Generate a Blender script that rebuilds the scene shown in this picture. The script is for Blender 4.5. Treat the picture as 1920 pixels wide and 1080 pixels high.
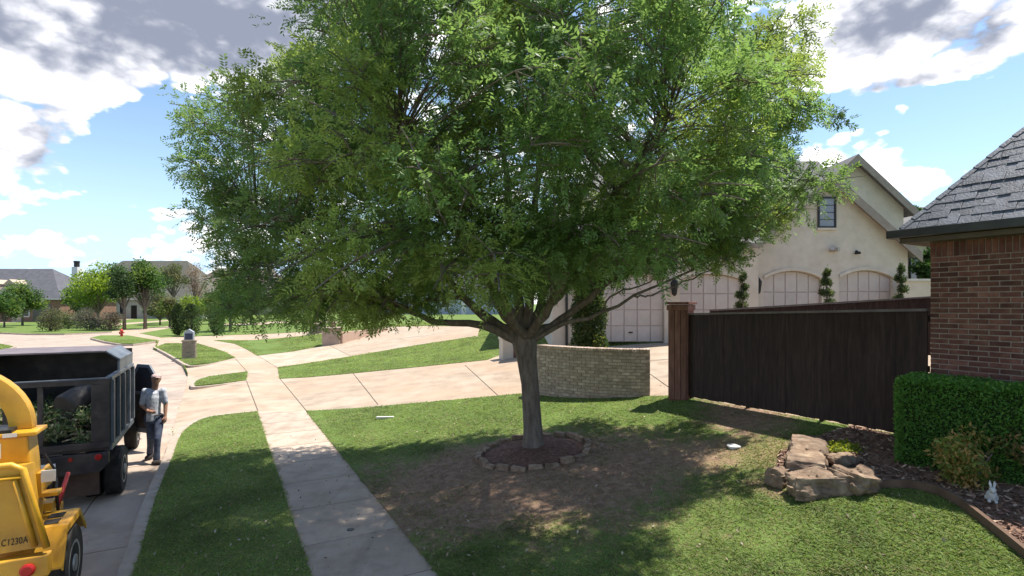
import bpy, bmesh, math, random
import numpy as np
from mathutils import Vector, Matrix, noise as mnoise
from mathutils.geometry import delaunay_2d_cdt

for o in list(bpy.data.objects):
    bpy.data.objects.remove(o, do_unlink=True)
SC = bpy.context.scene
COL = SC.collection
R = math.radians
rng = np.random.default_rng(7)
random.seed(7)

# ------------------------------------------------------------------ camera
CAMZ, FPX, HX, HY = 3.1, 1000.0, 960.0, 570.0
cd = bpy.data.cameras.new('camera')
cam = bpy.data.objects.new('camera', cd)
COL.objects.link(cam)
cam.location = (0, 0, CAMZ)
cam.rotation_euler = (R(90), 0, 0)
cd.sensor_width = 36.0
cd.lens = 36.0 * FPX / 1920.0
cd.shift_y = (HY - 540.0) / 1920.0
cd.clip_start = 0.05
cd.clip_end = 8000
SC.camera = cam
SC.render.resolution_x, SC.render.resolution_y = 1024, 576

# ------------------------------------------------------------------ light
SUN = Vector((0.345, 0.137, 0.930)).normalized()
sl = bpy.data.lights.new('sun', 'SUN')
sl.energy = 2.15
sl.angle = R(0.6)
sl.color = (1.0, 0.95, 0.86)
so = bpy.data.objects.new('sun', sl)
COL.objects.link(so)
so.rotation_euler = SUN.to_track_quat('Z', 'Y').to_euler()
so.location = (20, 8, 40)
SC.view_settings.view_transform = 'Standard'
SC.view_settings.look = 'None'
SC.view_settings.exposure = 1.98
SC.view_settings.gamma = 1.0
SC.view_settings.use_curve_mapping = False

SKY_STRENGTH = 0.05
world = bpy.data.worlds.new('World')
SC.world = world
world.use_nodes = True
WT = world.node_tree
WT.nodes.clear()


class S:
    """a socket with arithmetic: builds math nodes"""
    tree = WT

    def __init__(self, sock):
        self.s = sock

    @staticmethod
    def m(op, *args, clamp=False):
        n = S.tree.nodes.new('ShaderNodeMath')
        n.operation = op
        n.use_clamp = clamp
        for i, a in enumerate(args):
            if isinstance(a, S):
                S.tree.links.new(a.s, n.inputs[i])
            else:
                n.inputs[i].default_value = a
        return S(n.outputs[0])

    def __add__(self, o): return S.m('ADD', self, o)
    def __radd__(self, o): return S.m('ADD', o, self)
    def __sub__(self, o): return S.m('SUBTRACT', self, o)
    def __rsub__(self, o): return S.m('SUBTRACT', o, self)
    def __mul__(self, o): return S.m('MULTIPLY', self, o)
    def __rmul__(self, o): return S.m('MULTIPLY', o, self)
    def __truediv__(self, o): return S.m('DIVIDE', self, o)

    def ss(self, a, b):
        n = S.tree.nodes.new('ShaderNodeMapRange')
        n.interpolation_type = 'SMOOTHSTEP'
        S.tree.links.new(self.s, n.inputs['Value'])
        n.inputs['From Min'].default_value = a
        n.inputs['From Max'].default_value = b
        return S(n.outputs['Result'])


def wnoise(vec, scale, detail, rough=0.55, dist=0.0):
    n = WT.nodes.new('ShaderNodeTexNoise')
    n.inputs['Scale'].default_value = scale
    n.inputs['Detail'].default_value = detail
    n.inputs['Roughness'].default_value = rough
    n.inputs['Distortion'].default_value = dist
    WT.links.new(vec, n.inputs['Vector'])
    return S(n.outputs['Fac'])


def pxdir(px, py):
    x, y, z = (px - HX) / FPX, 1.0, (HY - py) / FPX
    return math.atan2(x, y), math.atan2(z, math.hypot(x, y))


tc = WT.nodes.new('ShaderNodeTexCoord')
sep = WT.nodes.new('ShaderNodeSeparateXYZ')
WT.links.new(tc.outputs['Generated'], sep.inputs[0])
dx, dy, dz = (S(sep.outputs[i]) for i in range(3))
AZ = S.m('ARCTAN2', dx, dy)
EL = S.m('ARCSINE', dz)
mp = WT.nodes.new('ShaderNodeMapping')
mp.inputs['Scale'].default_value = (1, 1, 1.7)
WT.links.new(tc.outputs['Generated'], mp.inputs['Vector'])
V = mp.outputs['Vector']
n_big = wnoise(V, 3.2, 3.0)
n_mid = wnoise(V, 9.0, 6.0, 0.60, 0.25)
n_fine = wnoise(V, 34.0, 4.0, 0.62, 0.3)


def blob(px, py, rx, ry, w):
    a0, e0 = pxdir(px, py)
    c = math.cos(a0)
    sa, se = rx / FPX * c * c, ry / FPX * c
    a = (AZ - a0) / sa
    e = (EL - e0) / se
    return S.m('EXPONENT', (a * a + e * e) * -1.0) * w


def total(lst):
    t = None
    for b in lst:
        bb = blob(*b)
        t = bb if t is None else t + bb
    return t


def wvor(scale, jit):
    d = WT.nodes.new('ShaderNodeVectorMath')
    d.operation = 'MULTIPLY_ADD'
    nn = WT.nodes.new('ShaderNodeTexNoise')
    nn.inputs['Scale'].default_value = scale * 1.1
    nn.inputs['Detail'].default_value = 2
    WT.links.new(V, nn.inputs['Vector'])
    WT.links.new(nn.outputs['Color'], d.inputs[0])
    d.inputs[1].default_value = (jit, jit, jit)
    WT.links.new(V, d.inputs[2])
    v = WT.nodes.new('ShaderNodeTexVoronoi')
    v.feature = 'F1'
    v.inputs['Scale'].default_value = scale
    WT.links.new(d.outputs[0], v.inputs['Vector'])
    return S(v.outputs['Distance'])


# where clouds stand (directions of the sky seen over the street), + billows everywhere
cover = total([(60, 40, 260, 110, .85), (330, 30, 260, 110, .9), (560, -40, 300, 120, .6), (120, 190, 130, 60, .55), (10, 240, 110, 60, .5), (40, 300, 80, 45, .4),
               (80, 372, 100, 22, .62), (15, 400, 90, 16, .2), (330, 405, 55, 24, .4), (400, 305, 60, 18, .55),
               (1680, 20, 260, 70, .9), (1620, 105, 120, 45, .75), (1720, 142, 110, 22, .5), (1850, 95, 80, 35, .4),
               (1692, 205, 22, 20, .6), (1570, 300, 100, 45, .6), (1650, 290, 40, 40, .3), (1740, 330, 75, 30, .5), (1680, 345, 120, 40, .3),
               (900, 60, 500, 90, .3), (1000, 300, 380, 130, .25),
               (230, 290, 110, 75, -.85), (330, 225, 80, 50, -.6), (300, 365, 60, 22, -.4), (150, 425, 200, 14, -.25), (1830, 240, 130, 70, -.7), (1600, 215, 80, 25, -.45), (1690, 177, 70, 8, -.4)])
puff = (0.40 - wvor(16.0, .05)) * 0.75 + (0.40 - wvor(38.0, .03)) * 0.45 
hb = EL / 0.13
F = 0.16 + S.m('EXPONENT', hb * hb * -1.0) * 0.36 + cover + (n_mid - 0.5) * 0.95 + (n_fine - 0.5) * 0.3 + (n_big - 0.5) * 0.4 + puff
mask = F.ss(0.22, 0.50)
dark = total([(60, 60, 220, 70, .75), (360, 60, 200, 75, .85), (560, 20, 260, 90, .7), (40, 285, 120, 50, .5), (110, 235, 120, 30, .25),
              (1690, 25, 210, 44, 1.0), (1850, 65, 90, 36, .7), (1690, 156, 120, 14, .55), (90, 398, 100, 8, .5), (250, 470, 300, 14, .2)])
n_sh = wnoise(V, 9.0, 5.0, 0.62, 0.3)
D = (dark + (n_sh - 0.5) * 1.1 + (n_fine - 0.5) * 0.4 + (n_big - 0.5) * 0.4 - puff * 0.9 + 0.36).ss(0.0, 1.5)

sky = WT.nodes.new('ShaderNodeTexSky')
sky.sky_type = 'NISHITA'
sky.sun_disc = False
sky.sun_elevation = math.asin(SUN.z)
sky.sun_rotation = math.atan2(SUN.x, SUN.y)
sky.altitude = 300
sky.air_density = 1.25
sky.dust_density = 0.25
sky.ozone_density = 2.6


def wmix(fac, a, b):
    n = WT.nodes.new('ShaderNodeMix')
    n.data_type = 'RGBA'
    if isinstance(fac, S):
        WT.links.new(fac.s, n.inputs[0])
    else:
        n.inputs[0].default_value = fac
    for i, v in ((6, a), (7, b)):
        if isinstance(v, tuple):
            n.inputs[i].default_value = v
        else:
            WT.links.new(v, n.inputs[i])
    return n.outputs[2]


k = 1.0 / SKY_STRENGTH
cloud_col = wmix(D, (0.60 * k, 0.59 * k, 0.585 * k, 1), (0.088 * k, 0.098 * k, 0.128 * k, 1))
hz = EL / 0.16
haze_f = S.m('EXPONENT', hz * hz * -1.0) * 0.9
clear = wmix(haze_f, sky.outputs[0], (0.19 * k, 0.27 * k, 0.37 * k, 1))
colr = wmix(mask, clear, cloud_col)
bg = WT.nodes.new('ShaderNodeBackground')
bg.inputs['Strength'].default_value = SKY_STRENGTH
WT.links.new(colr, bg.inputs['Color'])
wo = WT.nodes.new('ShaderNodeOutputWorld')
WT.links.new(bg.outputs[0], wo.inputs['Surface'])
world.cycles.sampling_method = 'MANUAL'
world.cycles.sample_map_resolution = 512


# ------------------------------------------------------------------ helpers
def tag(o, label=None, cat=None, group=None, kind=None):
    if label: o['label'] = label
    if cat: o['category'] = cat
    if group: o['group'] = group
    if kind: o['kind'] = kind
    return o


def empty(name, loc, rz=0.0, label=None, cat=None, group=None):
    o = bpy.data.objects.new(name, None)
    COL.objects.link(o)
    o.location = loc
    o.rotation_euler = (0, 0, rz)
    o.empty_display_size = 0.2
    return tag(o, label, cat, group)


def link(name, me, mat=None, parent=None, loc=None, rz=None):
    o = bpy.data.objects.new(name, me)
    COL.objects.link(o)
    if mat is not None and len(me.materials) == 0:
        me.materials.append(mat)
    if parent is not None:
        o.parent = parent
    if loc is not None: o.location = loc
    if rz is not None: o.rotation_euler = (0, 0, rz)
    return o


class MB:
    """collects shapes into one mesh"""

    def __init__(self):
        self.v, self.f = [], []

    def add(self, verts, faces, M=None):
        b = len(self.v)
        if M is not None:
            verts = [M @ Vector(p) for p in verts]
        self.v += [tuple(p) for p in verts]
        self.f += [tuple(i + b for i in f) for f in faces]
        return self

    def box(self, x0, x1, y0, y1, z0, z1, M=None):
        vs = [(x, y, z) for z in (z0, z1) for y in (y0, y1) for x in (x0, x1)]
        fs = [(0, 2, 3, 1), (4, 5, 7, 6), (0, 1, 5, 4), (2, 6, 7, 3), (0, 4, 6, 2), (1, 3, 7, 5)]
        return self.add(vs, fs, M)

    def prism(self, poly, y0, y1, M=None):
        """poly of (x,z), extruded along y"""
        n = len(poly)
        vs = [(x, y0, z) for x, z in poly] + [(x, y1, z) for x, z in poly]
        fs = [tuple(range(n)), tuple(range(2 * n - 1, n - 1, -1))]
        fs += [(i, i + n, (i + 1) % n + n, (i + 1) % n) for i in range(n)]
        return self.add(vs, fs, M)

    def prismz(self, poly, z0, z1, M=None):
        n = len(poly)
        vs = [(x, y, z0) for x, y in poly] + [(x, y, z1) for x, y in poly]
        fs = [tuple(range(n - 1, -1, -1)), tuple(range(n, 2 * n))]
        fs += [(i, (i + 1) % n, (i + 1) % n + n, i + n) for i in range(n)]
        return self.add(vs, fs, M)

    def tube(self, pts, rad, seg=8, caps=True, squash=None):
        pts = [Vector(p) for p in pts]
        n = len(pts)
        if not hasattr(rad, '__len__'): rad = [rad] * n
        t0 = (pts[1] - pts[0]).normalized()
        up = Vector((0, 0, 1)) if abs(t0.z) < 0.9 else Vector((1, 0, 0))
        a = t0.cross(up).normalized()
        vs, fs = [], []
        for i, p in enumerate(pts):
            t = (pts[min(i + 1, n - 1)] - pts[max(i - 1, 0)]).normalized()
            a = (a - t * a.dot(t)).normalized()
            b = t.cross(a)
            for j in range(seg):
                an = 2 * math.pi * j / seg
                q = 1.0 if squash is None else squash
                vs.append(p + (a * math.cos(an) + b * math.sin(an) * q) * rad[i])
        for i in range(n - 1):
            for j in range(seg):
                j2 = (j + 1) % seg
                fs.append((i * seg + j, i * seg + j2, (i + 1) * seg + j2, (i + 1) * seg + j))
        if caps:
            fs.append(tuple(range(seg - 1, -1, -1)))
            fs.append(tuple((n - 1) * seg + j for j in range(seg)))
        return self.add(vs, fs)

    def lathe(self, prof, seg=24, M=None, axis='z'):
        """prof of (r, h)"""
        vs, fs = [], []
        n = len(prof)
        for r, h in prof:
            for j in range(seg):
                an = 2 * math.pi * j / seg
                c, s_ = r * math.cos(an), r * math.sin(an)
                vs.append((c, s_, h) if axis == 'z' else ((h, c, s_) if axis == 'x' else (c, h, s_)))
        for i in range(n - 1):
            for j in range(seg):
                j2 = (j + 1) % seg
                fs.append((i * seg + j, i * seg + j2, (i + 1) * seg + j2, (i + 1) * seg + j))
        fs.append(tuple(range(seg - 1, -1, -1)))
        fs.append(tuple((n - 1) * seg + j for j in range(seg)))
        return self.add(vs, fs, M)

    def ball(self, c, r, seg=12, rings=8):
        if not hasattr(r, '__len__'): r = (r, r, r)
        prof = []
        vs, fs = [], []
        for i in range(1, rings):
            th = math.pi * i / rings
            for j in range(seg):
                an = 2 * math.pi * j / seg
                vs.append((c[0] + r[0] * math.sin(th) * math.cos(an), c[1] + r[1] * math.sin(th) * math.sin(an), c[2] - r[2] * math.cos(th)))
        m = rings - 1
        vs += [(c[0], c[1], c[2] - r[2]), (c[0], c[1], c[2] + r[2])]
        for i in range(m - 1):
            for j in range(seg):
                j2 = (j + 1) % seg
                fs.append((i * seg + j, i * seg + j2, (i + 1) * seg + j2, (i + 1) * seg + j))
        for j in range(seg):
            j2 = (j + 1) % seg
            fs.append((m * seg, j2, j))
            fs.append((m * seg + 1, (m - 1) * seg + j, (m - 1) * seg + j2))
        return self.add(vs, fs)

    def mesh(self, name, smooth=False, bevel=0.0):
        me = bpy.data.meshes.new(name)
        me.from_pydata([tuple(p) for p in self.v], [], self.f)
        bm = bmesh.new()
        bm.from_mesh(me)
        bmesh.ops.recalc_face_normals(bm, faces=bm.faces)
        if bevel > 0:
            es = [e for e in bm.edges if len(e.link_faces) == 2 and e.calc_face_angle(0) > 0.6]
            bmesh.ops.bevel(bm, geom=es, offset=bevel, segments=2, profile=0.6, affect='EDGES', clamp_overlap=True)
        bm.to_mesh(me)
        bm.free()
        if smooth:
            for p in me.polygons: p.use_smooth = True
            if smooth == 'auto':
                try:
                    me.set_sharp_from_angle(angle=R(38))
                except Exception:
                    pass
        me.update()
        return me

    def build(self, name, mat, parent=None, smooth=False, bevel=0.0, loc=None, rz=None):
        return link(name, self.mesh(name, smooth, bevel), mat, parent, loc, rz)


# ------------------------------------------------------------------ materials
def M_(name, cols, scale=4.0, detail=6.0, rough=0.8, bump=0.25, bscale=None, metallic=0.0, objrand=0.0,
       stretch=(1, 1, 1), spec=0.3, pos=None, large=None, coord='Object', coat=0.0, stains=()):
    """noise-coloured principled; cols = list of rgb; large=(rgb, scale, amount) a second stain layer"""
    m = bpy.data.materials.new(name)
    m.use_nodes = True
    t = m.node_tree
    N, L = t.nodes, t.links
    b = N['Principled BSDF']
    b.inputs['Roughness'].default_value = rough
    b.inputs['Metallic'].default_value = metallic
    b.inputs['Specular IOR Level'].default_value = spec
    if coat: b.inputs['Coat Weight'].default_value = coat
    co = N.new('ShaderNodeTexCoord')
    mpn = N.new('ShaderNodeMapping')
    mpn.inputs['Scale'].default_value = stretch
    L.new(co.outputs[coord], mpn.inputs['Vector'])
    vec = mpn.outputs['Vector']
    oi = N.new('ShaderNodeObjectInfo')
    if objrand:
        addv = N.new('ShaderNodeVectorMath')
        addv.operation = 'ADD'
        sc = N.new('ShaderNodeVectorMath')
        sc.operation = 'SCALE'
        sc.inputs[0].default_value = (13.1, 7.7, 3.3)
        L.new(oi.outputs['Random'], sc.inputs['Scale'])
        L.new(vec, addv.inputs[0])
        L.new(sc.outputs[0], addv.inputs[1])
        vec = addv.outputs[0]
    nz = N.new('ShaderNodeTexNoise')
    nz.inputs['Scale'].default_value = scale
    nz.inputs['Detail'].default_value = detail
    nz.inputs['Roughness'].default_value = 0.6
    L.new(vec, nz.inputs['Vector'])
    rp = N.new('ShaderNodeValToRGB')
    n = len(cols)
    if pos is None:
        pos = [0.5] if n == 1 else [0.32 + 0.36 * i / (n - 1) for i in range(n)]
    els = rp.color_ramp.elements
    while len(els) < n: els.new(0.5)
    while len(els) > max(n, 1): els.remove(els[-1])
    for e, c, p in zip(els, cols, pos):
        e.position = p
        e.color = (*c, 1)
    L.new(nz.outputs['Fac'], rp.inputs['Fac'])
    c = rp.outputs['Color']
    if large:
        nl = N.new('ShaderNodeTexNoise')
        nl.inputs['Scale'].default_value = large[1]
        nl.inputs['Detail'].default_value = 5
        L.new(co.outputs[coord], nl.inputs['Vector'])
        mr = N.new('ShaderNodeMapRange')
        mr.inputs['From Min'].default_value = 0.42
        mr.inputs['From Max'].default_value = 0.68
        mr.inputs['To Max'].default_value = large[2]
        L.new(nl.outputs['Fac'], mr.inputs['Value'])
        mx = N.new('ShaderNodeMix')
        mx.data_type = 'RGBA'
        L.new(mr.outputs[0], mx.inputs[0])
        L.new(c, mx.inputs[6])
        mx.inputs[7].default_value = (*large[0], 1)
        c = mx.outputs[2]
    for rgb, sscale, lo, hi, amt, strv, rot in stains:
        ms = N.new('ShaderNodeMapping')
        ms.inputs['Scale'].default_value = strv
        ms.inputs['Rotation'].default_value = (0, 0, rot)
        L.new(co.outputs[coord], ms.inputs['Vector'])
        nl = N.new('ShaderNodeTexNoise')
        nl.inputs['Scale'].default_value = sscale
        nl.inputs['Detail'].default_value = 6
        nl.inputs['Roughness'].default_value = .65
        L.new(ms.outputs[0], nl.inputs['Vector'])
        mr = N.new('ShaderNodeMapRange')
        mr.inputs['From Min'].default_value = lo
        mr.inputs['From Max'].default_value = hi
        mr.inputs['To Max'].default_value = amt
        L.new(nl.outputs['Fac'], mr.inputs['Value'])
        mx = N.new('ShaderNodeMix')
        mx.data_type = 'RGBA'
        L.new(mr.outputs[0], mx.inputs[0])
        L.new(c, mx.inputs[6])
        mx.inputs[7].default_value = (*rgb, 1)
        c = mx.outputs[2]
    if objrand:
        hs = N.new('ShaderNodeHueSaturation')
        mr = N.new('ShaderNodeMapRange')
        mr.inputs['To Min'].default_value = 1 - objrand
        mr.inputs['To Max'].default_value = 1 + objrand
        L.new(oi.outputs['Random'], mr.inputs['Value'])
        L.new(mr.outputs[0], hs.inputs['Value'])
        L.new(c, hs.inputs['Color'])
        c = hs.outputs['Color']
    L.new(c, b.inputs['Base Color'])
    if bump:
        nb = N.new('ShaderNodeTexNoise')
        nb.inputs['Scale'].default_value = bscale or scale * 4
        nb.inputs['Detail'].default_value = 6
        L.new(vec, nb.inputs['Vector'])
        bp = N.new('ShaderNodeBump')
        bp.inputs['Strength'].default_value = bump
        bp.inputs['Distance'].default_value = 0.02
        L.new(nb.outputs['Fac'], bp.inputs['Height'])
        L.new(bp.outputs[0], b.inputs['Normal'])
    return m


def leaf_mat(name, trans=0.35, rough=0.5):
    m = bpy.data.materials.new(name)
    m.use_nodes = True
    t = m.node_tree
    N, L = t.nodes, t.links
    b = N['Principled BSDF']
    b.inputs['Roughness'].default_value = rough
    b.inputs['Specular IOR Level'].default_value = 0.35
    at_ = N.new('ShaderNodeAttribute')
    at_.attribute_name = 'tint'
    L.new(at_.outputs['Color'], b.inputs['Base Color'])
    tr = N.new('ShaderNodeBsdfTranslucent')
    hs = N.new('ShaderNodeHueSaturation')
    hs.inputs['Hue'].default_value = 0.485
    hs.inputs['Saturation'].default_value = 1.1
    hs.inputs['Value'].default_value = 1.75
    L.new(at_.outputs['Color'], hs.inputs['Color'])
    L.new(hs.outputs[0], tr.inputs['Color'])
    mx = N.new('ShaderNodeMixShader')
    mx.inputs[0].default_value = trans
    L.new(b.outputs[0], mx.inputs[1])
    L.new(tr.outputs[0], mx.inputs[2])
    L.new(mx.outputs[0], N['Material Output'].inputs['Surface'])
    return m


LEAF = leaf_mat('leaf', .5)
GRASSM = leaf_mat('grass_blade', 0.45, 0.6)


def quads_mesh(name, V4, tint):
    """V4 (n,4,3), tint (n,3) -> mesh of loose quads with a point colour 'tint'"""
    n = len(V4)
    me = bpy.data.meshes.new(name)
    me.vertices.add(n * 4)
    me.vertices.foreach_set('co', np.ascontiguousarray(V4, dtype=np.float32).ravel())
    me.loops.add(n * 4)
    me.loops.foreach_set('vertex_index', np.arange(n * 4, dtype=np.int32))
    me.polygons.add(n)
    me.polygons.foreach_set('loop_start', np.arange(0, n * 4, 4, dtype=np.int32))
    me.polygons.foreach_set('loop_total', np.full(n, 4, dtype=np.int32))
    ca = me.attributes.new('tint', 'FLOAT_COLOR', 'POINT')
    c4 = np.ones((n, 4, 4), dtype=np.float32)
    c4[:, :, :3] = np.asarray(tint)[:, None, :]
    ca.data.foreach_set('color', c4.ravel())
    me.update()
    me.validate()
    return me


def tris_mesh(name, V3, tint):
    n = len(V3)
    me = bpy.data.meshes.new(name)
    me.vertices.add(n * 3)
    me.vertices.foreach_set('co', np.ascontiguousarray(V3, dtype=np.float32).ravel())
    me.loops.add(n * 3)
    me.loops.foreach_set('vertex_index', np.arange(n * 3, dtype=np.int32))
    me.polygons.add(n)
    me.polygons.foreach_set('loop_start', np.arange(0, n * 3, 3, dtype=np.int32))
    me.polygons.foreach_set('loop_total', np.full(n, 3, dtype=np.int32))
    ca = me.attributes.new('tint', 'FLOAT_COLOR', 'POINT')
    c4 = np.ones((n, 3, 4), dtype=np.float32)
    c4[:, :, :3] = np.asarray(tint)[:, None, :]
    ca.data.foreach_set('color', c4.ravel())
    me.update()
    return me


def unit(a):
    return a / np.maximum(np.linalg.norm(a, axis=-1, keepdims=True), 1e-9)


def rand_dirs(n):
    return unit(rng.normal(size=(n, 3)))


def tints(n, base, var=0.25, light=None, plight=0.15):
    """natural per-leaf colour differences"""
    c = np.asarray(base)[None, :] * (1 + rng.uniform(-var, var, (n, 1)))
    c = c * (1 + rng.uniform(-.08, .08, (n, 3)))
    if light is not None:
        pick = rng.random(n) < plight
        c[pick] = np.asarray(light) * (1 + rng.uniform(-.2, .2, (pick.sum(), 1)))
    return c


def leaf_quads(P, size, width=0.5, up=0.35, droop=0.0, lenvar=0.35):
    """simple rhombic leaves at P"""
    n = len(P)
    d = rand_dirs(n)
    d[:, 2] -= droop
    d = unit(d)
    nn = rand_dirs(n)
    nn[:, 2] += up
    s = unit(np.cross(d, nn))
    L = size * (1 + rng.uniform(-lenvar, lenvar, (n, 1)))
    W = L * width
    fold = unit(np.cross(s, d)) * L * 0.08
    return np.stack([P, P + d * L * .45 + s * W * .5 + fold, P + d * L, P + d * L * .45 - s * W * .5 + fold], axis=1)


# ------------------------------------------------------------------ terrain
UX, UY = 0.883, 0.470                      # across the street, uphill
FX, FY = -0.470, 0.883                     # along the street
U_PTS = [-1e5, 0, 1, 3, 7, 10, 13, 16, 1e5]
Z_PTS = [0, 0, .10, .36, .90, 1.30, 1.58, 1.65, 1.65]


def zg(x, y):
    x = np.asarray(x, dtype=float)
    y = np.asarray(y, dtype=float)
    u = UX * (x + .83) + UY * (y - 6.14)
    z = np.interp(u, U_PTS, Z_PTS)
    fade = np.clip((16 - y) / 4, 0, 1)
    return z + 0.09 * np.clip(x - 3, 0, 5) * fade


def zf(x, y):
    return float(zg(x, y))


def at(px, py, dz_=0.0):
    """where the line of sight through a picture point meets the terrain"""
    s, t = (px - HX) / FPX, (py - HY) / FPX
    d0, d1 = 0.5, 0.5
    g = lambda d: CAMZ - t * d - zf(s * d, d) - dz_
    while g(d1) > 0 and d1 < 600:
        d0 = d1
        d1 *= 1.05
    for _ in range(40):
        m = (d0 + d1) / 2
        if g(m) > 0: d0 = m
        else: d1 = m
    return Vector((s * d1, d1, zf(s * d1, d1) + dz_))


def atd(px, py, d):
    return Vector(((px - HX) / FPX * d, d, CAMZ - (py - HY) / FPX * d))


def xy(p):
    return (p[0], p[1])


def P2(*pts):
    """picture points on the ground -> plan points; a 3-tuple ('w', x, y) is a plan point already"""
    return [(q[1], q[2]) if q[0] == 'w' else xy(at(*q)) for q in pts]


def inside(poly, X, Y):
    X = np.asarray(X); Y = np.asarray(Y)
    r = np.zeros(X.shape, dtype=bool)
    n = len(poly)
    j = n - 1
    for i in range(n):
        xi, yi = poly[i]; xj, yj = poly[j]
        c = ((yi > Y) != (yj > Y)) & (X < (xj - xi) * (Y - yi) / (yj - yi + 1e-12) + xi)
        r ^= c
        j = i
    return r


def seg_dist(line, X, Y):
    best = np.full(np.shape(X), 1e9)
    for (ax, ay), (bx, by) in zip(line[:-1], line[1:]):
        vx, vy = bx - ax, by - ay
        t = np.clip(((X - ax) * vx + (Y - ay) * vy) / (vx * vx + vy * vy + 1e-12), 0, 1)
        best = np.minimum(best, np.hypot(X - ax - t * vx, Y - ay - t * vy))
    return best


def offset_line(line, w):
    out = []
    n = len(line)
    for i, (x, y) in enumerate(line):
        ax, ay = line[max(i - 1, 0)]
        bx, by = line[min(i + 1, n - 1)]
        l = math.hypot(bx - ax, by - ay) + 1e-9
        out.append((x - (by - ay) / l * w, y + (bx - ax) / l * w))
    return out


def smooth_line(line, it=2):
    for _ in range(it):
        o = [line[0]]
        for a, b in zip(line[:-1], line[1:]):
            o.append((a[0] * .75 + b[0] * .25, a[1] * .75 + b[1] * .25))
            o.append((a[0] * .25 + b[0] * .75, a[1] * .25 + b[1] * .75))
        o.append(line[-1])
        line = o
    return line
# ------------------------------------------------------------------ ground materials
CONC = M_('concrete', [(.31, .235, .17), (.41, .322, .24), (.455, .368, .28)], 1.3, 10, .9, .18, 60, objrand=.08, large=((.40, .275, .18), .32, .7), stains=(((.22, .17, .13), 1.0, .56, .70, .55, (1, 1, 1), 0), ((.25, .20, .16), .9, .54, .68, .5, (.16, 2.2, 1), -.16), ((.16, .12, .095), 6, .64, .74, .5, (1, 1, 1), 0)))
CONC_WALK = M_('concrete_walk', [(.33, .25, .19), (.43, .335, .262), (.47, .375, .295)], 2.2, 9, .9, .2, 60, objrand=.10, large=((.28, .22, .175), .8, .55), stains=(((.20, .16, .125), 1.4, .55, .70, .55, (1, 1, 1), 0), ((.22, .175, .14), 1.1, .54, .68, .5, (2.4, .14, 1), .49), ((.12, .095, .075), 7, .63, .73, .6, (1, 1, 1), 0)))
CONC_ROAD = M_('concrete_road', [(.31, .235, .182), (.40, .312, .245), (.44, .35, .28)], 1.2, 9, .9, .2, 50, objrand=.10, large=((.27, .23, .20), .5, .5), stains=(((.20, .16, .125), 1.4, .55, .70, .55, (1, 1, 1), 0), ((.22, .175, .14), 1.1, .54, .68, .5, (2.4, .14, 1), .49), ((.12, .095, .075), 7, .63, .73, .6, (1, 1, 1), 0)))
JOINT = M_('joint_dirt', [(.10, .08, .06), (.17, .14, .11)], 8, 4, .95, .2)
KERBM = M_('concrete_kerb', [(.32, .255, .20), (.43, .35, .285)], 3, 8, .9, .2, 60)


def lawn_material():
    m = bpy.data.materials.new('lawn')
    m.use_nodes = True
    t = m.node_tree
    N, L = t.nodes, t.links
    b = N['Principled BSDF']
    b.inputs['Roughness'].default_value = .95
    b.inputs['Specular IOR Level'].default_value = .1
    co = N.new('ShaderNodeTexCoord')

    def nz(scale, detail, rough=.6, st=None):
        n = N.new('ShaderNodeTexNoise')
        n.inputs['Scale'].default_value = scale
        n.inputs['Detail'].default_value = detail
        n.inputs['Roughness'].default_value = rough
        L.new(co.outputs['Object'], n.inputs['Vector'])
        return n.outputs['Fac']

    def ramp(f, cols, pos):
        r = N.new('ShaderNodeValToRGB')
        e = r.color_ramp.elements
        while len(e) < len(cols): e.new(.5)
        for q, c, p in zip(e, cols, pos):
            q.color = (*c, 1); q.position = p
        L.new(f, r.inputs['Fac'])
        return r.outputs['Color']

    def mix(f, a, c):
        n = N.new('ShaderNodeMix'); n.data_type = 'RGBA'
        L.new(f, n.inputs[0]); L.new(a, n.inputs[6]); L.new(c, n.inputs[7])
        return n.outputs[2]
    green = ramp(nz(1.1, 8, .65), [(.085, .125, .035), (.125, .172, .048), (.21, .205, .085)], [.3, .5, .72])
    fine = ramp(nz(26, 6, .7), [(.055, .10, .022), (.115, .185, .042), (.20, .22, .085)], [.3, .52, .72])
    hf = N.new('ShaderNodeMix'); hf.data_type = 'RGBA'; hf.inputs[0].default_value = .5
    L.new(green, hf.inputs[6]); L.new(fine, hf.inputs[7])
    green = hf.outputs[2]
    dirt = ramp(nz(9, 9, .7), [(.155, .095, .064), (.255, .165, .115), (.37, .26, .185)], [.3, .5, .72])
    thatch = ramp(nz(22, 8, .7), [(.19, .14, .075), (.27, .21, .115), (.17, .17, .06)], [.3, .5, .7])
    S.tree = t
    sep_ = N.new('ShaderNodeSeparateXYZ')
    L.new(co.outputs['Object'], sep_.inputs[0])
    X, Y = S(sep_.outputs[0]), S(sep_.outputs[1])
    n1 = S(nz(1.3, 6)); n2 = S(nz(5, 6))

    def ell(lst):
        acc = None
        for cx, cy, rx, ry, w in lst:
            a = (X - cx) / rx; c = (Y - cy) / ry
            e = S.m('EXPONENT', (a * a + c * c) * -1.0) * w
            acc = e if acc is None else S.m('MAXIMUM', acc, e)
        return acc
    fd = (ell(DIRT) + (n1 - .5) * .7 + (n2 - .5) * .9).ss(.34, .86)
    ft = (ell(THATCH) + (n1 - .5) * .6 + (n2 - .5) * .7).ss(.35, .7)
    c = mix(ft.s, green, thatch)
    c = mix(fd.s, c, dirt)
    L.new(c, b.inputs['Base Color'])
    bp = N.new('ShaderNodeBump')
    bp.inputs['Strength'].default_value = .6
    bp.inputs['Distance'].default_value = .03
    L.new(nz(45, 5, .7), bp.inputs['Height'])
    L.new(bp.outputs[0], b.inputs['Normal'])
    S.tree = WT
    return m


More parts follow.
